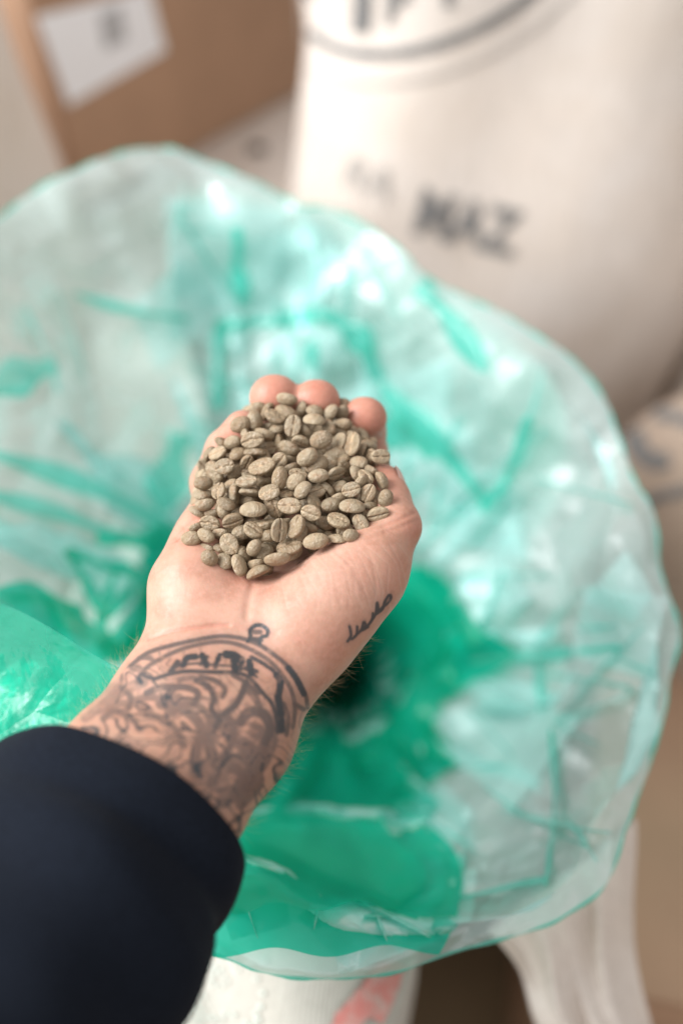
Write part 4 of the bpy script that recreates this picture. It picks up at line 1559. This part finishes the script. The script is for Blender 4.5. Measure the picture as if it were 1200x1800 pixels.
pts3 = [cs(b.px, b.py, b.d) for b in beans]
for (x, y, dd) in ((594, 752, .010), (598, 768, .011), (588, 780, .013), (606, 784, .011), (580, 765, .014), (612, 770, .013), (592, 800, .008), (600, 806, .010), (584, 806, .010), (594, 792, .012), (608, 797, .011), (596, 816, .011)):
    b = B()
    b.px, b.py, b.d = x, y, float(heap_d(x, y)) + dd
    b.size, b.fore, b.roll, b.ang, b.face, b.lev, b.hidden = 0.0100, 0.1, 0.3, float(br.uniform(-60, 60)), 'b', 4, True
    pts3.append(cs(b.px, b.py, b.d))
    beans.append(b)
tries = 0
while len(beans) < 300 and tries < 30000:
    tries += 1
    x, y = br.uniform(325, 690), br.uniform(700, 1012)
    if not inside(x, y):
        continue
    dpt = float(heap_d(x, y)) + br.uniform(0.0095, 0.020)
    hit = cast(pb, x, y)
    if hit[0] is not None:
        dpt = min(dpt, w2p(np.array(hit[0]))[2] - 0.003)
    c = cs(x, y, dpt)
    if min(np.linalg.norm(c - q) for q in pts3) < 0.0054:
        continue
    b = B()
    b.px, b.py, b.d = x, y, dpt
    b.size = br.uniform(0.0088, 0.0105)
    b.fore, b.roll = br.uniform(0, 0.5), br.uniform(0, 1.2)
    b.ang, b.face, b.lev = br.uniform(-90, 90), br.choice(['b', 'b', 'f', 's']), 4
    b.hidden = True
    pts3.append(c)
    beans.append(b)


def where(px, py):
    if py < 735:
        if px < 520:
            return 'under the ring fingertip'
        if px < 595:
            return 'under the middle fingertip'
        return 'beside the index fingertip'
    if py < 800:
        if px < 425:
            return 'along the little finger'
        if px < 510:
            return 'on the upper left slope'
        if px < 600:
            return 'below the middle finger'
        return 'below the index finger'
    if py < 870:
        if px < 400:
            return 'on the left rim'
        if px < 480:
            return 'left of the heap centre'
        if px < 560:
            return 'near the heap centre'
        if px < 630:
            return 'right of the heap centre'
        return 'against the thumb tip'
    if py < 940:
        if px < 400:
            return 'low on the left rim'
        if px < 480:
            return 'low left in the heap'
        if px < 560:
            return 'below the heap centre'
        if px < 640:
            return 'above the thumb mound'
        return 'on the thumb side rim'
    if px < 400:
        return 'on the lower left palm'
    if px < 470:
        return 'at the bottom palm crease'
    return 'on the thumb mound edge'


def slant(a):
    a = ((a + 90) % 180) - 90
    if abs(a) < 13:
        return 'crosswise'
    if abs(a) > 68:
        return 'upright'
    return 'tilted right' if a > 0 else 'tilted left'


face_txt = {'b': 'back up', 'f': 'crease up', 's': 'on edge'}


def make_labels(lst):
    """words first for the look and the neighbours, then for the place within that little group"""
    groups = {}
    for b in lst:
        if b.hidden:
            key = 'dim sunken bean ' + where(b.px, b.py)
        else:
            key = '%s bean %s %s' % ('half covered' if b.lev >= 2 else ('pale' if b.lev == 0 else 'greenish'), face_txt[b.face], where(b.px, b.py))
        groups.setdefault(key, []).append(b)
    for key, l1 in groups.items():
        sub = {}
        for b in l1:
            sub.setdefault(slant(b.ang) if len(l1) > 1 else '', []).append(b)
        for sl, l2 in sub.items():
            k2 = key.replace(' bean ', ' bean ' + (sl + ' ' if sl else ''))
            if len(l2) == 1:
                l2[0].label = k2
                continue
            spread_x = max(b.px for b in l2) - min(b.px for b in l2)
            spread_y = max(b.py for b in l2) - min(b.py for b in l2)
            if spread_x >= spread_y:
                l2.sort(key=lambda b: b.px)
                nm = ('leftmost', 'rightmost')
            else:
                l2.sort(key=lambda b: b.py)
                nm = ('uppermost', 'lowest')
            n = len(l2)
            mids = {3: ['middle'], 4: ['left middle' if nm[0] == 'leftmost' else 'upper middle', 'right middle' if nm[0] == 'leftmost' else 'lower middle']}
            for i, b in enumerate(l2):
                w = nm[0] if i == 0 else nm[1] if i == n - 1 else (mids[n][i - 1] if n in mids else ['second', 'third', 'fourth', 'fifth', 'sixth', 'seventh', 'eighth'][i - 1] + ' ' + ('from left' if nm[0] == 'leftmost' else 'from top'))
                b.label = w + ' ' + k2


built = []
Rc = np.stack([AX_R, AX_U, -AX_F], 1)       # camera space (right, up, towards camera) -> world
for i, b in enumerate(beans):
    o = bpy.data.objects.new('coffee_bean', BM[i % len(BM)])
    COL.objects.link(o)
    a = math.radians(b.ang)
    sgn = 1 if br.random() < 0.5 else -1
    Rz = Matrix.Rotation(a, 3, 'Z')
    Ry = Matrix.Rotation(b.fore * sgn, 3, 'Y')
    roll = b.roll * (1 if br.random() < 0.5 else -1)
    if b.face == 'f':
        roll = min(abs(roll), 0.75) * (1 if br.random() < 0.35 else -1) + math.pi
    elif b.face == 's':
        roll = math.pi / 2 * 1.12 * (1 if br.random() < 0.3 else -1)
    Rx = Matrix.Rotation(roll, 3, 'X')
    M3 = Matrix(Rc.tolist()) @ Rz @ Ry @ Rx
    o.matrix_world = Matrix.Translation(Vector(W(b.px, b.py, b.d))) @ M3.to_4x4() @ Matrix.Diagonal((b.size * br.uniform(0.97, 1.05), b.size * br.uniform(0.92, 1.06), b.size * br.uniform(0.88, 1.05), 1))
    b.ob = o
    built.append(b)
# leave out the beans that nothing is seen of from the front, then say which one each is
vs_, fs_, own = [], [], []
off_ = 0
for i, b in enumerate(built):
    M4 = np.array(b.ob.matrix_world)
    me = b.ob.data
    v_ = np.array([q.co[:] for q in me.vertices]) @ M4[:3, :3].T + M4[:3, 3]
    vs_ += [Vector(q) for q in v_]
    fs_ += [tuple(k + off_ for k in p.vertices) for p in me.polygons]
    own += [i] * len(me.polygons)
    off_ += len(v_)
hb_ = BVHTree.FromPolygons(vs_, fs_)
seen = [0] * len(built)
for py in np.arange(680, 1034, 2.5):
    for px in np.arange(312, 706, 2.5):
        h1 = cast(hb_, px, py)
        if h1[0] is None:
            continue
        h2 = cast(pb, px, py)
        if h2[0] is None or h2[3] > h1[3]:
            seen[own[h1[2]]] += 1
keep = []
for b, n_ in zip(built, seen):
    if n_ < 3:
        bpy.data.objects.remove(b.ob)
    else:
        keep.append(b)
make_labels(keep)
print('beans kept', len(keep), 'longest label', max(len(b.label.split()) for b in keep))
for b in keep:
    tag(b.ob, b.label, 'coffee bean', 'coffee beans heaped in the hand')

# coffee still in the bag, deep in the shade
pile_v, pile_f = [], []
src = bean_mesh(999, 12, 8)
sv = np.array([v.co[:] for v in src.vertices])
sf = np.array([p.vertices[:] for p in src.polygons])
bot = W(600, 1205, 1.045)
pr = np.random.default_rng(77)
for k in range(520):
    rr, an = 0.075 * math.sqrt(pr.random()), pr.uniform(0, 6.28)
    q = Matrix.Rotation(pr.uniform(0, 6.28), 3, Vector(pr.normal(size=3)))
    Q = np.array(q)
    c = bot + np.array([rr * math.cos(an), rr * math.sin(an), -0.0 + 0.018 * (1 - (rr / 0.075) ** 2) + pr.uniform(-0.004, 0.004)])
    pile_f.append(sf + len(pile_v) * len(sv))
    pile_v.append(sv @ Q.T * 0.0098 + c)
pile = link('bean_pile', mesh_from('bean_pile', np.concatenate(pile_v), np.concatenate(pile_f), None))
pile.data.materials.clear()
pile.data.materials.append(M_BEAN)
tag(pile, 'green coffee beans left deep in the shaded bottom of the liner', 'coffee beans', kind='stuff')
